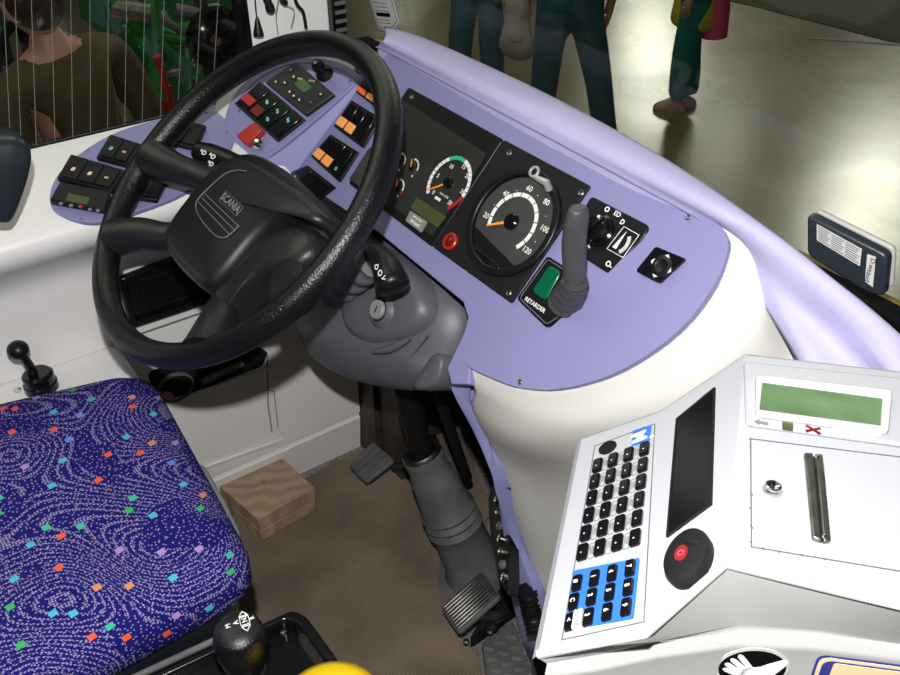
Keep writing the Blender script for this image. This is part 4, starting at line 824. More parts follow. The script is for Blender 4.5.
# toll transponder on the windscreen
TPn = V((.18, -1, -.05)); tc_ = hy(852, 250, .775); TP = Pl(tc_, TPn, (1, .18, 0)); q = TP.Q([(811, 211), (892, 252), (888, 293), (876, 291), (865, 286), (811, 252)])
tt = thing('toll_transponder', 'dark slate toll transponder box with white labels fixed low on the windscreen', 'transponder', tc_)
mb = MB(); mb.prism(TP, rnd_poly(q, .007), -.004, .009); obj('housing', mb, M['slate'], tt, bevel=.003, seg=3)
q3 = TP.Q([(814, 211), (893, 250), (891, 289), (880, 291), (814, 250)]); mb = MB(); mb.prism(TP, rnd_poly(q3, .006), -.010, -.004); obj('back_plate', mb, M['backgrey'], tt, bevel=.002)
q4 = TP.Q([(817, 224), (862, 249), (860, 266), (817, 240)], .009); mb = MB(); mb.prism(TP, q4, .009, .0095); lb = obj('printed_label', mb, M['label'], tt)
mb = MB()
for i in range(7):
    for s0, s1 in ((.04, .30), (.34, .62), (.66, .96)): line_mb(mb, TP, [bil(q4, s0, .1+i*.13), bil(q4, s1-.03*(i % 3), .1+i*.13)], .0007, .0095, .0098)
obj('print', mb, M['groove'], lb)
q5 = TP.Q([(867.5, 254), (876, 257), (873, 287), (865, 281)], .009); mb = MB(); mb.prism(TP, q5, .009, .0095); l2 = obj('printed_label', mb, M['label'], tt)
cc = cen(q5); txt('print', [('D.weaud', cc[0], cc[1], .0075, -pi/2, .0098, .01)], TP, M['gloss'], l2)
# ================================================================== TICKET MACHINE
Z2, Z1, Z0 = .88, .85, .81
n2, f2 = hz(725, 565, Z2), hz(745, 353, Z2); n1 = hz(645, 635, Z1)
nm = (f2-n2).cross(n1-n2).normalized(); nm = nm if nm.z > 0 else -nm
f1 = hit(660, 410, n1, nm); n0 = hz(538, 655, Z0); nl = (f1-n1).cross(n0-n1).normalized(); nl = nl if nl.z > 0 else -nl
f0 = hit(582, 437, n1, nl)
n3, f3 = hz(930, 613, Z2), hz(930, 375, Z2); n4, f4 = hz(1010, 628, Z2), hz(1010, 383, Z2)
AX = (f2-n2).normalized()
T = Pl((n2+f2)/2, (0, 0, 1), V((AX.y, -AX.x, 0)))
MP = Pl((n1+f1+n2+f2)/4, nm, (n2-n1)); KP = Pl((n1+f1+n0)/3, nl, n1-n0)
tm = thing('ticket_machine', 'light grey bus ticket machine with keypad, dark screen and green display', 'ticket machine', (n2.x+.1, n2.y+.1, .5))
near = [n0, n1, n2, n4]; far = [f0, f1, f2, f4]
mb = MB(); mb.grid([near, far])
lo = .035
mb.grid([far, [p+V((0, .004, -.004)) for p in far], [V((p.x, p.y+.006, .30)) for p in far]])
mb.f([n4, f4, V((f4.x, f4.y+.006, .30)), V((n4.x, n4.y, .30))])
dl_ = V((-.012, -.004, 0)); mb.grid([[n0, f0], [n0+dl_*.3+V((0, 0, -.008)), f0+dl_*.3+V((0, 0, -.008))], [V((n0.x+.01, n0.y, .30)), V((f0.x+.01, f0.y, .30))]])
obj('casing', mb, M['machine'], tm, bevel=.003, weld=.0001, angle=20)
# front skirt
r2 = [hz(547, 664, .805), hz(600, 655, .812), hz(660, 642, .818), hz(740, 631, .82), hz(820, 634, .82), hz(930, 648, .82), hz(1010, 655, .82)]
l0 = [n0, n0.lerp(n1, .5), n1, n2, n2.lerp(n3, .45), n3, n4]
r1 = [a+(b-a)*.10+V((0, -.001, -.001)) for a, b in zip(l0, r2)]
out = V((-AX.x, -AX.y, 0))
rows = [l0, r1, [a.lerp(b, .9) for a, b in zip(l0, r2)], r2, [p+out*.006+V((0, 0, -.006)) for p in r2], [p+out*.004+V((0, 0, -.014)) for p in r2], [V((p.x, p.y, p.z-.05))+out*.006 for p in r2], [V((p.x, p.y, .30))+out*.0 for p in r2]]
mb = MB(); mb.grid(rows); obj('front_skirt', mb, M['machine_skirt'], tm, angle=60)
mb = MB(); mb.tube([p+V((0, 0, -.0005))+out*-.001 for p in l0], .0032, 10); obj('front_edging', mb, M['label'], tm)
mb = MB(); sq2 = [n0.lerp(f0, .08), n4.lerp(f4, .08), n4.lerp(f4, .92), n0.lerp(f0, .92)]; cq_ = cen([(p.x, p.y) for p in sq2]); mb.prism(Pl((0, 0, 0), (0, 0, 1), (1, 0, 0)), [lerp2((p.x, p.y), cq_, .08) for p in sq2], FZ, .34); obj('machine_stand', mb, M['machine_skirt'], tm, bevel=.01)
# keypad overlay plate
def onq(name, pl, quad, h0, h1, m, parent, bev=0, r=.001):
    q = pl.Q(quad); mb = MB(); mb.prism(pl, rnd_poly(q, r), h0, h1); return obj(name, mb, M[m], parent, bevel=bev)
kpq = KP.Q([(595, 446), (655, 424), (644, 634-12), (562, 640)]); mb = MB(); line_mb(mb, KP, kpq, .0007, 0, .0004, True); obj('keypad_outline', mb, M['groove'], tm)
qk = KP.Q([(598.2, 466.7), (645.1, 450), (635.6, 540), (583.3, 553.3)])
qk = [KP.L(598.2, 466.7), KP.L(645.1, 450), KP.L(635.8, 538.9), KP.L(583.3, 553.3)]
e1 = (V(qk[1])-V(qk[0])).normalized(); e2 = (V(qk[3])-V(qk[0])).normalized()
cw1 = (V(qk[1])-V(qk[0])).length/3; ch1_ = (V(qk[3])-V(qk[0])).length/5
def key(c, w, h, parent=tm, sym=None, name='key'):
    c = V(c); ch = .22; pts = [(-1+ch, 1), (1-ch, 1), (1, 1-ch*.8), (1, -1+ch*.8), (1-ch, -1), (-1+ch, -1), (-1, -1+ch*.8), (-1, 1-ch*.8)]
    a = [tuple(c+e1*(x*w/2)-e2*(y*h/2)) for x, y in pts]; b = [tuple(c+e1*(x*w/2*.8)-e2*(y*h/2*.85)) for x, y in pts]
    mb = MB(); lo_ = [mb.bm.verts.new(KP.W(u, v, 0)) for u, v in a]; mi = [mb.bm.verts.new(KP.W(u, v, .002)) for u, v in a]; hi = [mb.bm.verts.new(KP.W(u, v, .0034)) for u, v in b]
    for A, B in ((lo_, mi), (mi, hi)):
        for i in range(8): mb.bm.faces.new((A[i], A[(i+1) % 8], B[(i+1) % 8], B[i]))
    mb.bm.faces.new(hi); k = obj(name, mb, M['gloss'], parent, smooth=False)
    if sym: txt('symbol', [(sym, c.x, c.y, h*.34 if len(sym) == 1 else h*.3, -pi/2+.1, .0036, .04)], KP, M['ink'], k)
    else:
        p = c+e2*h*.15; mb = MB(); mb.prism(KP, rrect(p.x-.0006, p.y-.0006, p.x+.0006, p.y+.0006, .0002, 1), .0034, .0036); obj('mark', mb, M['label'], k, smooth=False)
    return k
for r in range(6):
    for c_ in range(4): key(bil(qk, c_/3, r/5), cw1*.60, ch1_*.80)
mb = MB()
for c_ in range(3):
    for r in range(6):
        a = V(bil(qk, (c_+.5)/3, r/5)); w, h = cw1*.28, ch1_*.78
        line_mb(mb, KP, [tuple(a+e1*(x*w/2)+e2*(y*h/2)) for x, y in ((-1, -1), (1, -1), (1, 1), (-1, 1))], .0003, 0, .0005, True)
        for t_ in (-.25, .05, .3): line_mb(mb, KP, [tuple(a-e2*h*.3+e1*w*t_), tuple(a+e2*h*(.1+.15*random.random())+e1*w*t_)], .0004, 0, .0005)
obj('key_captions', mb, M['groovel'], tm)
blu = KP.Q([(574, 571), (640, 558), (634, 619), (565, 631)]); mb = MB(); mb.prism(KP, rnd_poly(blu, .002), 0, .0005); obj('blue_overlay', mb, M['blue'], tm)
qb = [KP.L(578, 584.5), KP.L(631, 569.5), KP.L(627, 608.5), KP.L(571, 623)]
dg = [['', '', '4', '7'], ['C', '0', '6', '8'], ['', '.', '0', '9']]; dg = [['#', '1', '4', '7'], ['C', '2', '5', '8'], ['<', '3', '6', '9']]
for r in range(3):
    for c_ in range(4): key(bil(qb, c_/3, r/2), cw1*.52, ch1_*.74, sym=dg[r][c_])
eq = KP.Q([(577, 614), (585, 612), (583, 630), (574, 632)]); mb = MB(); mb.prism(KP, eq, .0, .0042); el = obj('enter_label', mb, M['label'], tm)
cc = cen(eq); txt('lettering', [('ENTER', cc[0], cc[1], .0052, -pi/2+.15, .0044, .0)], KP, M['groove'], el)
c = KP.L(607.8, 448); mb = MB(); mb.lathe(KP.W(*c), KP.n, [(.0082, 0), (.0082, .0008), (.0072, .0010), (.0070, .0004)], 28); obj('round_sensor', mb, M['black'], tm)
# M logo
lq = KP.Q([(633, 431), (652, 425), (650, 441), (631.5, 447)]); mb = MB(); mb.prism(KP, lq, 0, .0004); lg = obj('logo_square', mb, M['blue'], tm)
cc = cen(lq); txt('logo_letter', [('M', cc[0]-.0025, cc[1]-.001, .0165, -pi/2+.18, .0006, .06), ('°', cc[0]+.006, cc[1]-.006, .012, -pi/2+.1, .0006, .03)], KP, M['ink'], lg)
# dark screen on the sloped facet
sc = onq('dark_screen', MP, [(677.5, 420), (715, 389), (711.5, 505), (668, 537)], .0, .0010, 'gloss', tm)
fr = MP.Q([(677.5, 420), (715, 389), (711.5, 505), (668, 537)]); mb = MB(); line_mb(mb, MP, fr, .0016, 0, .0016, True); obj('screen_frame', mb, M['matte'], tm)
ck = MP.L(684, 557); mb = MB(); kr = .0185
A_ = MP.L(702, 530); B_ = MP.L(667, 578); rr_ = hypot(A_[0]-B_[0], A_[1]-B_[1])/2; C_ = MP.L(707, 545); D_ = MP.L(664, 567); 
ell = lambda cx, cy, a, b, t: [(cx+a*cos(t)*cos(2*pi*i/48)-b*sin(t)*sin(2*pi*i/48), cy+a*sin(t)*cos(2*pi*i/48)+b*cos(t)*sin(2*pi*i/48)) for i in range(48)]
mb.dome(MP, MP.Q(ell(687, 556.5, 30, 19, radians(-57)), .006), [(1, 0), (1, .006), (.95, .0085), (.8, .0095), (.02, .010)]); kb2 = obj('round_button', mb, M['matte'], tm)
u, v = MP.L(681, 553, .0102); mb = MB(); mb.prism(MP, MP.Q(ell(681, 553, 8.5, 5.5, radians(-57)), .01), .0098, .0104); em = obj('red_emblem', mb, M['vred'], kb2)
mb = MB(); mb.ring(MP, circ(u, v, rr_*.12, 16), circ(u, v, rr_*.08, 16), .0104, .0107); obj('emblem_ring', mb, M['pink'], em)
u, v = MP.L(692, 541, .010); mb = MB(); mb.dome(MP, circ(u, v, rr_*.16, 16, rr_*.28, .5), [(1, .0088), (.8, .0115), (.2, .012)]); obj('finger_ridge', mb, M['matte'], kb2)
# passenger display on the top
q1 = [(743, 365), (905, 382), (905, 449), (745, 427)]
dp = onq('display_plinth', T, q1, 0, .004, 'machine', tm, .0015, .004)
q = T.Q([(756, 374), (893, 389), (889, 431), (756, 412.5)], .009); mb = MB(); qi_ = T.Q([(763, 381), (883, 397), (881, 425), (760, 409)], .009)
mb.ring(T, rnd_poly(q, .004), rnd_poly(qi_, .001), .004, .009); obj('display_bezel', mb, M['label'], dp, bevel=.0012)
mb = MB(); mb.prism(T, inset(qi_, -.02), .004, .0075); obj('green_display', mb, M['lcd'], dp)
u, v = T.L(761, 423, .004); mb = MB(); mb.prism(T, [(u-.005, v), (u-.001, v+.0035), (u-.001, v+.0014), (u+.005, v+.0014), (u+.005, v-.0014), (u-.001, v-.0014), (u-.001, v-.0035)], .004, .0046); obj('arrow_mark', mb, M['groovel'], dp)
mb = MB(); mb.prism(T, T.Q([(782, 422), (793, 423.5), (793, 431), (782, 429.5)], .004), .004, .0046); obj('square_mark', mb, M['lcd_dark'], dp)
u, v = T.L(813, 430, .004); mb = MB(); line_mb(mb, T, [(u-.0045, v-.003), (u+.0045, v+.003)], .002, .004, .0046); line_mb(mb, T, [(u-.0045, v+.003), (u+.0045, v-.003)], .002, .004, .0047); obj('cross_mark', mb, M['darkred'], dp)
onq('label_strip', T, [(832, 430), (880, 438), (880, 441), (831, 433)], .004, .006, 'label', dp, .0005, .0005)
# coin door
dq = T.Q([(750.5, 439), (940, 462), (940, 578), (751.5, 547)]); mb = MB(); line_mb(mb, T, dq, .0009, 0, .0004, True)
for i in range(26):
    s = random.random(); a = bil(dq, 0, s) if i % 2 else bil(dq, s, 1); mb.prism(T, circ(a[0]+random.uniform(-.0006, .0006), a[1]+random.uniform(-.0006, .0006), random.uniform(.0004, .0011), 6), 0, .0003)
cd = obj('coin_door', mb, M['groove'], tm)
c = T.L(772, 491); mb = MB(); mb.lathe(T.W(*c), T.n, [(.0068, 0), (.0068, .002), (.0058, .0035), (.0054, .0055), (.0045, .006), (.0020, .0048)], 28); lk = obj('lock', mb, M['chrome'], cd)
mb = MB(); mb.prism(T, rrect(c[0]-.0006, c[1]-.0028, c[0]+.0006, c[1]+.0028, .0003), .0055, .0063); obj('key_slot', mb, M['gloss'], lk)
s1q = T.Q([(803, 456), (812, 456.5), (820.5, 544), (811, 541)]); s2q = T.Q([(814, 457), (822, 458), (830, 544), (822, 545)]); mb = MB(); mb.prism(T, s1q, 0, .004); mb.prism(T, s2q, 0, .004); cs2 = obj('coin_slot', mb, M['steel'], cd, bevel=.0012)
mb = MB(); mb.prism(T, T.Q([(811.5, 458), (815, 458), (822.5, 543), (820, 543)]), 0, .0015); obj('slot_gap', mb, M['gloss'], cs2)
mb = MB(); mb.blob(T.W(*T.L(816, 461), .004), (.0015, .002, .001), None, 10); mb.blob(T.W(*T.L(823, 540), .004), (.0015, .002, .001), None, 10); obj('slot_rivets', mb, M['chrome'], cs2)
# stickers on the skirt
b0_, b1_ = r2[3]+V((0, 0, -.014))+out*.004, r2[4]+V((0, 0, -.014))+out*.004
SKn = (b1_-b0_).cross(V((0, 0, -.036))+out*.002).normalized()
if SKn.dot(out) < 0: SKn = -SKn
SK = Pl(b0_, SKn, b1_-b0_)
c = SK.L(752, 668, .001); wx = (V(SK.L(788, 672, .001))-V(c)).length; hy_ = (V(SK.L(751, 648, .001))-V(c)).length
st1 = thing('oval_sticker', 'oval black sticker with white hand symbol on the ticket machine front', 'sticker', SK.W(*c, .001))
mb = MB(); mb.prism(SK, circ(c[0], c[1], wx, 48, hy_), .0008, .0014); obj('white_border', mb, M['label'], st1)
mb = MB(); mb.prism(SK, circ(c[0], c[1], wx*.91, 48, hy_*.88), .0014, .0017); obj('black_field', mb, M['gloss'], st1)
mb = MB(); S = wx
palm = smooth_pts([(-.15, -.75), (.45, -.80), (.62, -.35), (.95, .35), (.80, .50), (.45, .30), (.15, .10), (-.2, .05), (-.3, -.3)], 4)
def hs_(pts): return [(c[0]+x*S*.95, c[1]+y*hy_*.95) for x, y in pts]
mb.prism(SK, hs_(palm), .0017, .0021)
for i, (x0, y0, x1, y1) in enumerate(((-.05, .02, -.42, .62), (-.15, -.12, -.60, .42), (-.20, -.28, -.72, .18), (-.20, -.45, -.74, -.08))):
    d = V((x1-x0, y1-y0)).normalized(); e = V((-d.y, d.x))*.085
    a = V((x0, y0)); b = V((x1, y1)); mb.prism(SK, hs_([tuple(a-e), tuple(b-e), tuple(b-e*.5+d*.09), tuple(b+e*.5+d*.09), tuple(b+e), tuple(a+e)]), .0017, .0021)
obj('hand_symbol', mb, M['ink'], st1)
st2 = thing('bordered_sticker', 'cream sticker with navy border at the right of the ticket machine front', 'sticker', SK.W(*SK.L(860, 672), .001))
a = SK.L(818, 656, .001); b = SK.L(940, 672, .001); x0, y1_, x1 = a[0], max(a[1], b[1]), b[0]
c0_, c1_ = r2[4]+V((0, 0, -.014))+out*.004, r2[5]+V((0, 0, -.014))+out*.004
SK = Pl(c0_, (c1_-c0_).cross(V((0, 0, -.036))+out*.002), c1_-c0_)
if SK.n.dot(out) < 0: SK = Pl(c0_, -SK.n, c1_-c0_)
x0 = SK.L(811, 675, .001)[0]; y1_ = SK.L(840, 657, .001)[1]
for nme, d, m_, h in (('outer_border', 0, 'navy', .0014), ('gold_border', .0016, 'cream', .0017), ('blue_field', .0042, 'navy', .0020)):
    mb = MB(); mb.prism(SK, rrect(x0+d, y1_-.06+d, x0+.10-d, y1_-d, .006), .0008, h); obj(nme, mb, M[m_], st2)
mb = MB(); mb.prism(SK, rrect(x0+.011, y1_-.055, x0+.092, y1_-.0055, .002), .0020, .0023); obj('cream_field', mb, M['cream'], st2)
# ================================================================== HALL OUTSIDE
mb = MB(); mb.box((-26, -16, GZ-.1), (14, 26, GZ)); o = struct('ground', mb, M['hall'])
mb = MB(); mb.box((-26, -16, GZ), (-25.8, 26, 6)); struct('wall_hall_left', mb, mat('hall_wall', (.05, .055, .04), .8, var=.3, vscale=.3))
mb = MB(); mb.box((-26, 25.8, GZ), (14, 26, 6)); struct('wall_hall_front', mb, mat('hall_wall_dark', (.045, .05, .04), .8, var=.3, vscale=.3))
mb = MB(); p0, p1, p2 = hz(680, -10, GZ), hz(760, 8, GZ), hz(960, 60, GZ); 
mb.prism(XY, [(p0.x, p0.y), (p1.x, p1.y), (p2.x, p2.y), (p2.x+2, p2.y+12), (p0.x-2, p0.y+12)], GZ, GZ+.006); struct('trim_10', mb, mat('dark_green_floor_paint', (.035, .038, .014), .85, spec=.1))
mb = MB(); a, b = hz(808, 38, GZ), hz(905, 45, GZ); P = Pl(a, (0, 0, 1), b-a); mb.prism(P, rnd_poly([(0, -.015), ((b-a).length, -.03), ((b-a).length, .03), (0, .01)], .01), .0, .004); struct('trim_11', mb, M['groove'])
# people
def person(label, px, py, face, H, top, legs, shoe, stance=(.09, -.09), step=(0, 0), hem=None, lean=0, wide=1.0, arms=True, hairm='hair', group=None, at=None):
    base = V(at) if at is not None else hz(px, py, GZ); s = H/1.70
    root = thing('person', label, 'person', base, group)
    fx = V((cos(face), sin(face), 0)); lx = V((-fx.y, fx.x, 0))
    def P(f, l, z): return base+fx*(f*s)+lx*(l*s)+V((0, 0, z*s))
    def skin(name, verts, edges, m, parent=root, sub=2):
        me = bpy.data.meshes.new(name); o0 = ORG[root.name]; me.from_pydata([tuple(V(v[0])-o0) for v in verts], edges, []); me.materials.append(M[m])
        o = bpy.data.objects.new(name, me); COL.objects.link(o); ORG[o.name] = o0; o.parent = parent
        md = o.modifiers.new('s', 'SKIN'); md.use_smooth_shade = True
        for i, v in enumerate(verts):
            r = v[1]; me.skin_vertices[0].data[i].radius = (r[0]*s, r[1]*s) if isinstance(r, tuple) else (r*s, r*s); me.skin_vertices[0].data[i].use_root = (i == 0)
        u = o.modifiers.new('u', 'SUBSURF'); u.levels = u.render_levels = sub; return o
    L0, L1 = stance; s0, s1 = step; hip = .88; ln = lean
    # one continuous body
    vs = [(P(0, 0, .93), (.11, .085)), (P(ln*.3, 0, 1.10), (.125, .09)), (P(ln*.7, 0, 1.28), (.145, .10)), (P(ln*.95, 0, 1.41), (.10, .07)), (P(ln*1.05, 0, 1.47), .052), (P(ln*1.15, 0, 1.53), .055)]
    ed = [(0, 1), (1, 2), (2, 3), (3, 4), (4, 5)]
    hand_roots = []
    for sg, off, st_ in ((1, L0, s0), (-1, L1, s1)):
        i = len(vs); hp = .085*sg; kn = (hp+off)/2; vs += [(P(0, hp, .86), .078), (P(st_*.5+.02, kn, .50), .055), (P(st_, (kn+off)/2, .26), .046), (P(st_-.01, off*1.0, .09), .034)]
        ed += [(0, i), (i, i+1), (i+1, i+2), (i+2, i+3)]
        if arms:
            i = len(vs); sh = ln*.95; vs += [(P(sh, sg*.185, 1.39), .050), (P(sh-.01, sg*.225, 1.13), .038), (P(sh+.06, sg*.215, .90), .026), (P(sh+.075, sg*.212, .85), (.030, .018))]
            ed += [(3, i), (i, i+1), (i+1, i+2), (i+2, i+3)]
            for k, ln_ in enumerate((.058, .068, .072, .062)):
                j = len(vs); fo = (k-1.5)*.018; vs += [(P(sh+.08+fo, sg*.212, .82), .0095), (P(sh+.085+fo, sg*.205, .82-ln_*.6), .0085), (P(sh+.08+fo, sg*.195, .82-ln_), .007)]; ed += [(i+3, j), (j, j+1), (j+1, j+2)]
            j = len(vs); vs += [(P(sh+.105, sg*.195, .845), .010), (P(sh+.115, sg*.185, .81), .008)]; ed += [(i+3, j), (j, j+1)]
    skin('body', vs, ed, 'skin')
    hc = P(ln*1.25+.01, 0, 1.61)
    mb = MB(); R_ = Matrix(((fx.x, lx.x, 0), (fx.y, lx.y, 0), (0, 0, 1)))
    mb.blob(hc, (.096*s, .076*s, .115*s), R_); mb.blob(hc+fx*.095*s+V((0, 0, -.012*s)), (.018*s, .013*s, .022*s), R_, 10)
    mb.blob(hc+fx*.055*s+V((0, 0, -.07*s)), (.045*s, .045*s, .04*s), R_, 12)
    for sg in (1, -1): mb.blob(hc+lx*(sg*.077*s)+V((0, 0, -.01*s)), (.022*s, .009*s, .033*s), R_, 10)
    hd = obj('head', mb, M['skin'], root, angle=80)
    mb = MB()
    for sg in (1, -1): mb.blob(hc+fx*.088*s+lx*(sg*.03*s)+V((0, 0, .008*s)), (.009*s, .013*s, .007*s), R_, 8)
    obj('eyes', mb, M['gloss'], hd)
    mb = MB(); mb.blob(hc+fx*.088*s+V((0, 0, -.055*s)), (.010*s, .024*s, .006*s), R_, 8); obj('mouth', mb, M['darkred'], hd)
    mb = MB(); mb.blob(hc+fx*(-.022*s)+V((0, 0, .022*s)), (.098*s, .086*s, .118*s), R_); obj('hair', mb, M[hairm], root, angle=80)
    # trousers
    vs = [(P(0, 0, .93), (.165*wide, .13)), (P(0, 0, 1.03), (.150, .115))]; ed = [(0, 1)]
    for off, st_ in ((L0, s0), (L1, s1)):
        hp = .088*(1 if off > 0 else -1); kn = (hp+off)/2
        i = len(vs); vs += [(P(0, hp, .84), .098*wide), (P(st_*.5+.02, kn, .50), .078*wide), (P(st_, (kn+off)/2, .26), .072*wide), (P(st_-.01, off*1.0, .085), .068*wide)]; ed += [(0, i), (i, i+1), (i+1, i+2), (i+2, i+3)]
    skin('trousers', vs, ed, legs)
    # top
    vs = [(P(0, 0, hem or 1.0), ((.165 if not hem else .205), (.13 if not hem else .17))), (P(0, 0, (hem+.12) if hem else 1.03), ((.165 if not hem else .20), (.13 if not hem else .16))), (P(ln*.3, 0, 1.10), (.148, .112)), (P(ln*.7, 0, 1.28), (.170, .120)), (P(ln*.95, 0, 1.405), (.15, .09)), (P(ln*1.05, 0, 1.48), (.074, .074))]; ed = [(0, 1), (1, 2), (2, 3), (3, 4), (4, 5)]
    for sg in (1, -1):
        i = len(vs); sh = ln*.95; vs += [(P(sh, sg*.188, 1.385), .066), (P(sh-.01, sg*.228, 1.13), .052), (P(sh+.06, sg*.216, .92), .040)]; ed += [(4, i), (i, i+1), (i+1, i+2)]
    skin('top', vs, ed, top)
    for off, st_ in ((L0, s0), (L1, s1)):
        a = P(st_-.06, off*1.02, 0); F_ = Pl(a, (0, 0, 1), fx)
        mb = MB(); mb.dome(F_, smooth_pts([(-.01*s, -.035*s), (.12*s, -.045*s), (.21*s, -.030*s), (.225*s, .01*s), (.19*s, .035*s), (.1*s, .038*s), (-.01*s, .032*s)], 4), [(1, .0), (1.03, .012*s), (.98, .035*s), (.75, .062*s), (.3, .085*s)], (.06*s, 0)); obj('shoe', mb, M[shoe], root, angle=70)
    return root
def bearing(px, py):   # heading along the floor at a point of the picture
    p = hz(px, py, GZ); return atan2(p.y, p.x)
b3 = bearing(675, 110)
p3_ = person('person in lime and pink tunic and teal trousers standing on the hall floor', 680, 108, b3+radians(95), 1.38, 'lime', 'tealcloth', 'shoe', (.05, -.05), (.04, -.04), hem=.60, arms=True, wide=1.2)
b2 = bearing(600, 160)
person('person in dark teal jeans with legs apart, standing behind the lilac dash edge', 558, 168, b2+radians(10), 1.68, 'jacket', 'jeans', 'shoe', (.12, -.28), (0, 0))
person('person in faded blue jeans standing left of the grey shoulder bag', 478, 118, b2+radians(150), 1.70, 'jacket', 'jeans2', 'shoe', (.12, -.12), (0, .05))
o3 = ORG[p3_.name]; k3 = V((cos(b3), sin(b3), 0)); r3_ = V((RT.x, RT.y, 0)).normalized()
mb = MB(); mb.tube([o3+V((0, 0, z))+r3_*x-k3*.04 for z, x in ((.47, .13), (.62, .12), (.85, .10), (1.10, .10))], [.085, .085, .07, .05], 14); obj('pink_side_cloth', mb, M['pink'], p3_)
bp_ = hz(528, 150, GZ); dist = 4.2; bc_ = CAM+ray(516, 22).normalized()*4.35
bg = thing('shoulder_bag', 'limp grey cloth bag hanging between the two people in jeans', 'bag', bc_)
ax = Pl(bc_, -ray(516, 22).normalized(), RT)
mb = MB(); mb.dome(ax, smooth_pts([(-.06, .10), (.02, .14), (.05, .10), (.07, -.02), (.085, -.12), (.05, -.165), (-.03, -.155), (-.075, -.10), (-.055, 0)], 4), [(.6, -.05), (.95, -.035), (1, 0), (.93, .03), (.6, .045), (.1, .048)]); obj('pouch', mb, M['bag'], bg, angle=80)
mb = MB(); mb.tube([ax.W(-.04, .08, .02), ax.W(-.07, .3, .0), ax.W(-.04, .62, -.08)], [.03, .025, .025], 8, flat=.3); obj('strap', mb, M['bag'], bg)
mb = MB(); mb.dome(ax, circ(0, -.06, .035, 20, .03), [(1, .035), (.8, .052), (.1, .056)]); obj('pocket', mb, M['bag'], bg)
# person close behind the side window
ph_ = V((-2.75, hx(140, 150, -2.75).y, GZ))
R2 = person('person in olive brown jacket seen from behind through the side window', 0, 0, radians(195), 1.62, 'jacket', 'jeans', 'shoe', at=ph_, lean=-.02); R2.rotation_euler = (radians(8), 0, 0)
# green machine behind that person
def bxp(mb, x, a, b, dx):
    """upright slab spanning two picture points at distance x"""
    p, q = hx(*a, x), hx(*b, x); mb.box((x-dx, min(p.y, q.y), min(p.z, q.z)), (x, max(p.y, q.y), max(p.z, q.z)))
vg = thing('green_machine', 'green painted machine with dark pipework beyond the side window', 'machine', (-4.4, 1.8, GZ))
mb = MB(); bxp(mb, -4.2, (86, -60), (112, 40), .4); bxp(mb, -4.1, (110, -10), (240, 12), .15); obj('green_frame', mb, M['vgreen'], vg, bevel=.02)
mb = MB(); bxp(mb, -4.4, (140, 40), (250, 130), .5); obj('green_body', mb, M['vgreen'], vg, bevel=.05)
mb = MB(); bxp(mb, -4.8, (100, -40), (260, 90), .3); obj('engine_block', mb, M['vdark'], vg, bevel=.05)
for a, b, r, m_ in (((108, 0), (200, 78), .03, 'vgreen'), ((120, -5), (232, 60), .02, 'rubber'), ((150, -20), (160, 100), .035, 'vgreen'), ((200, -5), (212, 90), .03, 'vdark'), ((112, 8), (150, 14), .04, 'steel'), ((150, 78), (195, 66), .02, 'steel'), ((132, 30), (210, 46), .025, 'vgreen'), ((175, 10), (240, 22), .03, 'rubber'), ((185, 30), (190, 90), .025, 'vgreen'), ((225, 10), (228, 90), .03, 'greyplastic')):
    mb = MB(); mb.tube([hx(*a, -4.0), hx(*b, -3.95)], r, 10); obj('pipe', mb, M[m_], vg)
mb = MB(); bxp(mb, -3.95, (157, 88), (178, 112), .1); obj('red_box', mb, M['red'], vg, bevel=.02)
mb = MB(); mb.tube([hx(157, 56, -3.92), hx(162, 72, -3.92), hx(166, 92, -3.92)], [.02, .016, .02], 8); obj('red_hose', mb, M['red'], vg)
mb = MB(); pq = hx(216, 38, -3.9); mb.lathe(pq, (1, 0, 0), [(.14, 0), (.14, .06), (.08, .10), (.03, .1)], 24); obj('black_wheel', mb, M['gloss'], vg)
for i, (a, b) in enumerate((((205, 8), (222, 14)), ((150, 16), (170, 24)), ((170, 40), (185, 46)))): mb = MB(); bxp(mb, -3.98, a, b, .05); obj('metal_plate', mb, M['greyplastic'], vg)
dkm = thing('dark_machine', 'dark machine with a pale pipe at the left edge beyond the side window', 'machine', (-4.6, .2, GZ))
mb = MB(); bxp(mb, -4.6, (-80, -60), (22, 78), .4); obj('dark_body', mb, M['vdark'], dkm, bevel=.05)
mb = MB(); mb.tube([hx(-20, 55, -4.1), hx(8, 22, -4.1), hx(12, -20, -4.1)], .04, 12); obj('pale_pipe', mb, M['slate'], dkm)
mb = MB(); mb.tube([hx(18, 8, -4.1), hx(34, 64, -4.1)], .03, 10); obj('pipe', mb, M['gloss'], dkm)
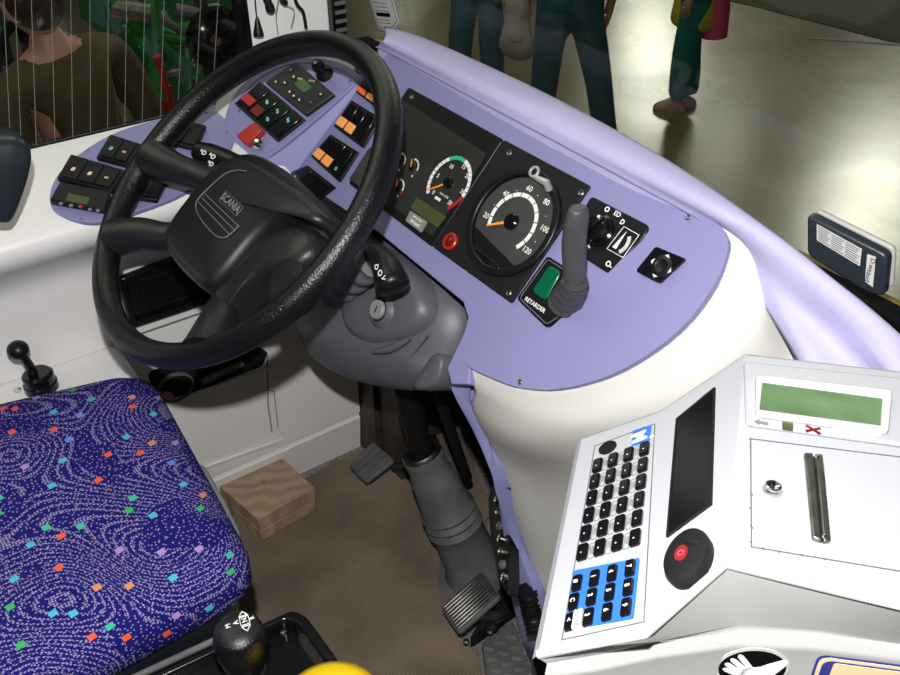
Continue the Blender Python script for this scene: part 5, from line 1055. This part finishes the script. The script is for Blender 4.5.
# ================================================================== CAMERA AND LIGHT
cd_ = bpy.data.cameras.new('camera'); co = bpy.data.objects.new('camera', cd_); COL.objects.link(co)
cd_.sensor_width = 36; cd_.lens = FPX/900*36; cd_.clip_start = .01
co.matrix_world = Matrix(((RT.x, UP.x, -FW.x, CAM.x), (RT.y, UP.y, -FW.y, CAM.y), (RT.z, UP.z, -FW.z, CAM.z), (0, 0, 0, 1)))
bpy.context.scene.camera = co
def light(name, typ, loc, energy, col=(1, 1, 1), size=.1, target=None, size_y=None):
    l = bpy.data.lights.new(name, typ); l.energy = energy; l.color = col
    if typ == 'AREA':
        l.size = size
        if size_y: l.shape = 'RECTANGLE'; l.size_y = size_y
    else: l.shadow_soft_size = size
    o = bpy.data.objects.new(name, l); COL.objects.link(o); o.location = loc
    if target is not None: o.rotation_euler = (V(target)-V(loc)).to_track_quat('-Z', 'Y').to_euler()
    return o
fl = CAM+UP*.13+RT*-.02-FW*.02
light('camera_flash', 'SPOT', fl, 66, (1, .98, .96), .012, fl+FW)
bpy.data.lights['camera_flash'].spot_size = radians(150); bpy.data.lights['camera_flash'].spot_blend = .3
light('cab_fill_overhead', 'AREA', (-.75, .15, 2.3), .9, (.97, .98, 1), .8, (-1.0, .4, .3))  # added soft fill for the left wall and floor, not a cab fitting
light('cab_fill_side', 'AREA', (-.5, -.7, 1.9), .7, (.95, .97, 1), .5, (-.9, .4, .5))  # second added fill from behind the seat, stands for ambient light
def mirror(px, py, h):
    g = hz(px, py, GZ); d = ray(px, py); d = V((d.x, d.y, -d.z)); return g+d*((h)/d.z)
for i, (px, py, sx, sy, e) in enumerate(((648, 75, 1.1, 4.5, 420), (858, 222, 1.1, 1.8, 300), (722, 150, .5, 2.0, 40), (400, 20, .8, 1.5, 40), (895, 190, .8, 2, 90))):
    p = mirror(px, py, 5.6); l = light('hall_ceiling_lamp', 'AREA', p, e, (1, .99, .86), sx, (p.x, p.y, 0), sy); l.rotation_euler = (0, 0, YAW)
for x, y in ((-4, 3), (-6, 8), (-3.4, -1)): light('hall_lamp', 'AREA', (x, y, 4.6), 58, (1, .99, .84), 2.5, (x, y, 0))
w = bpy.data.worlds.new('world'); bpy.context.scene.world = w; w.use_nodes = True; w.node_tree.nodes['Background'].inputs[0].default_value = (.80, .88, .85, 1); w.node_tree.nodes['Background'].inputs[1].default_value = .035
vs_ = bpy.context.scene.view_settings; vs_.view_transform = 'Standard'; vs_.look = 'None'; vs_.exposure = 0
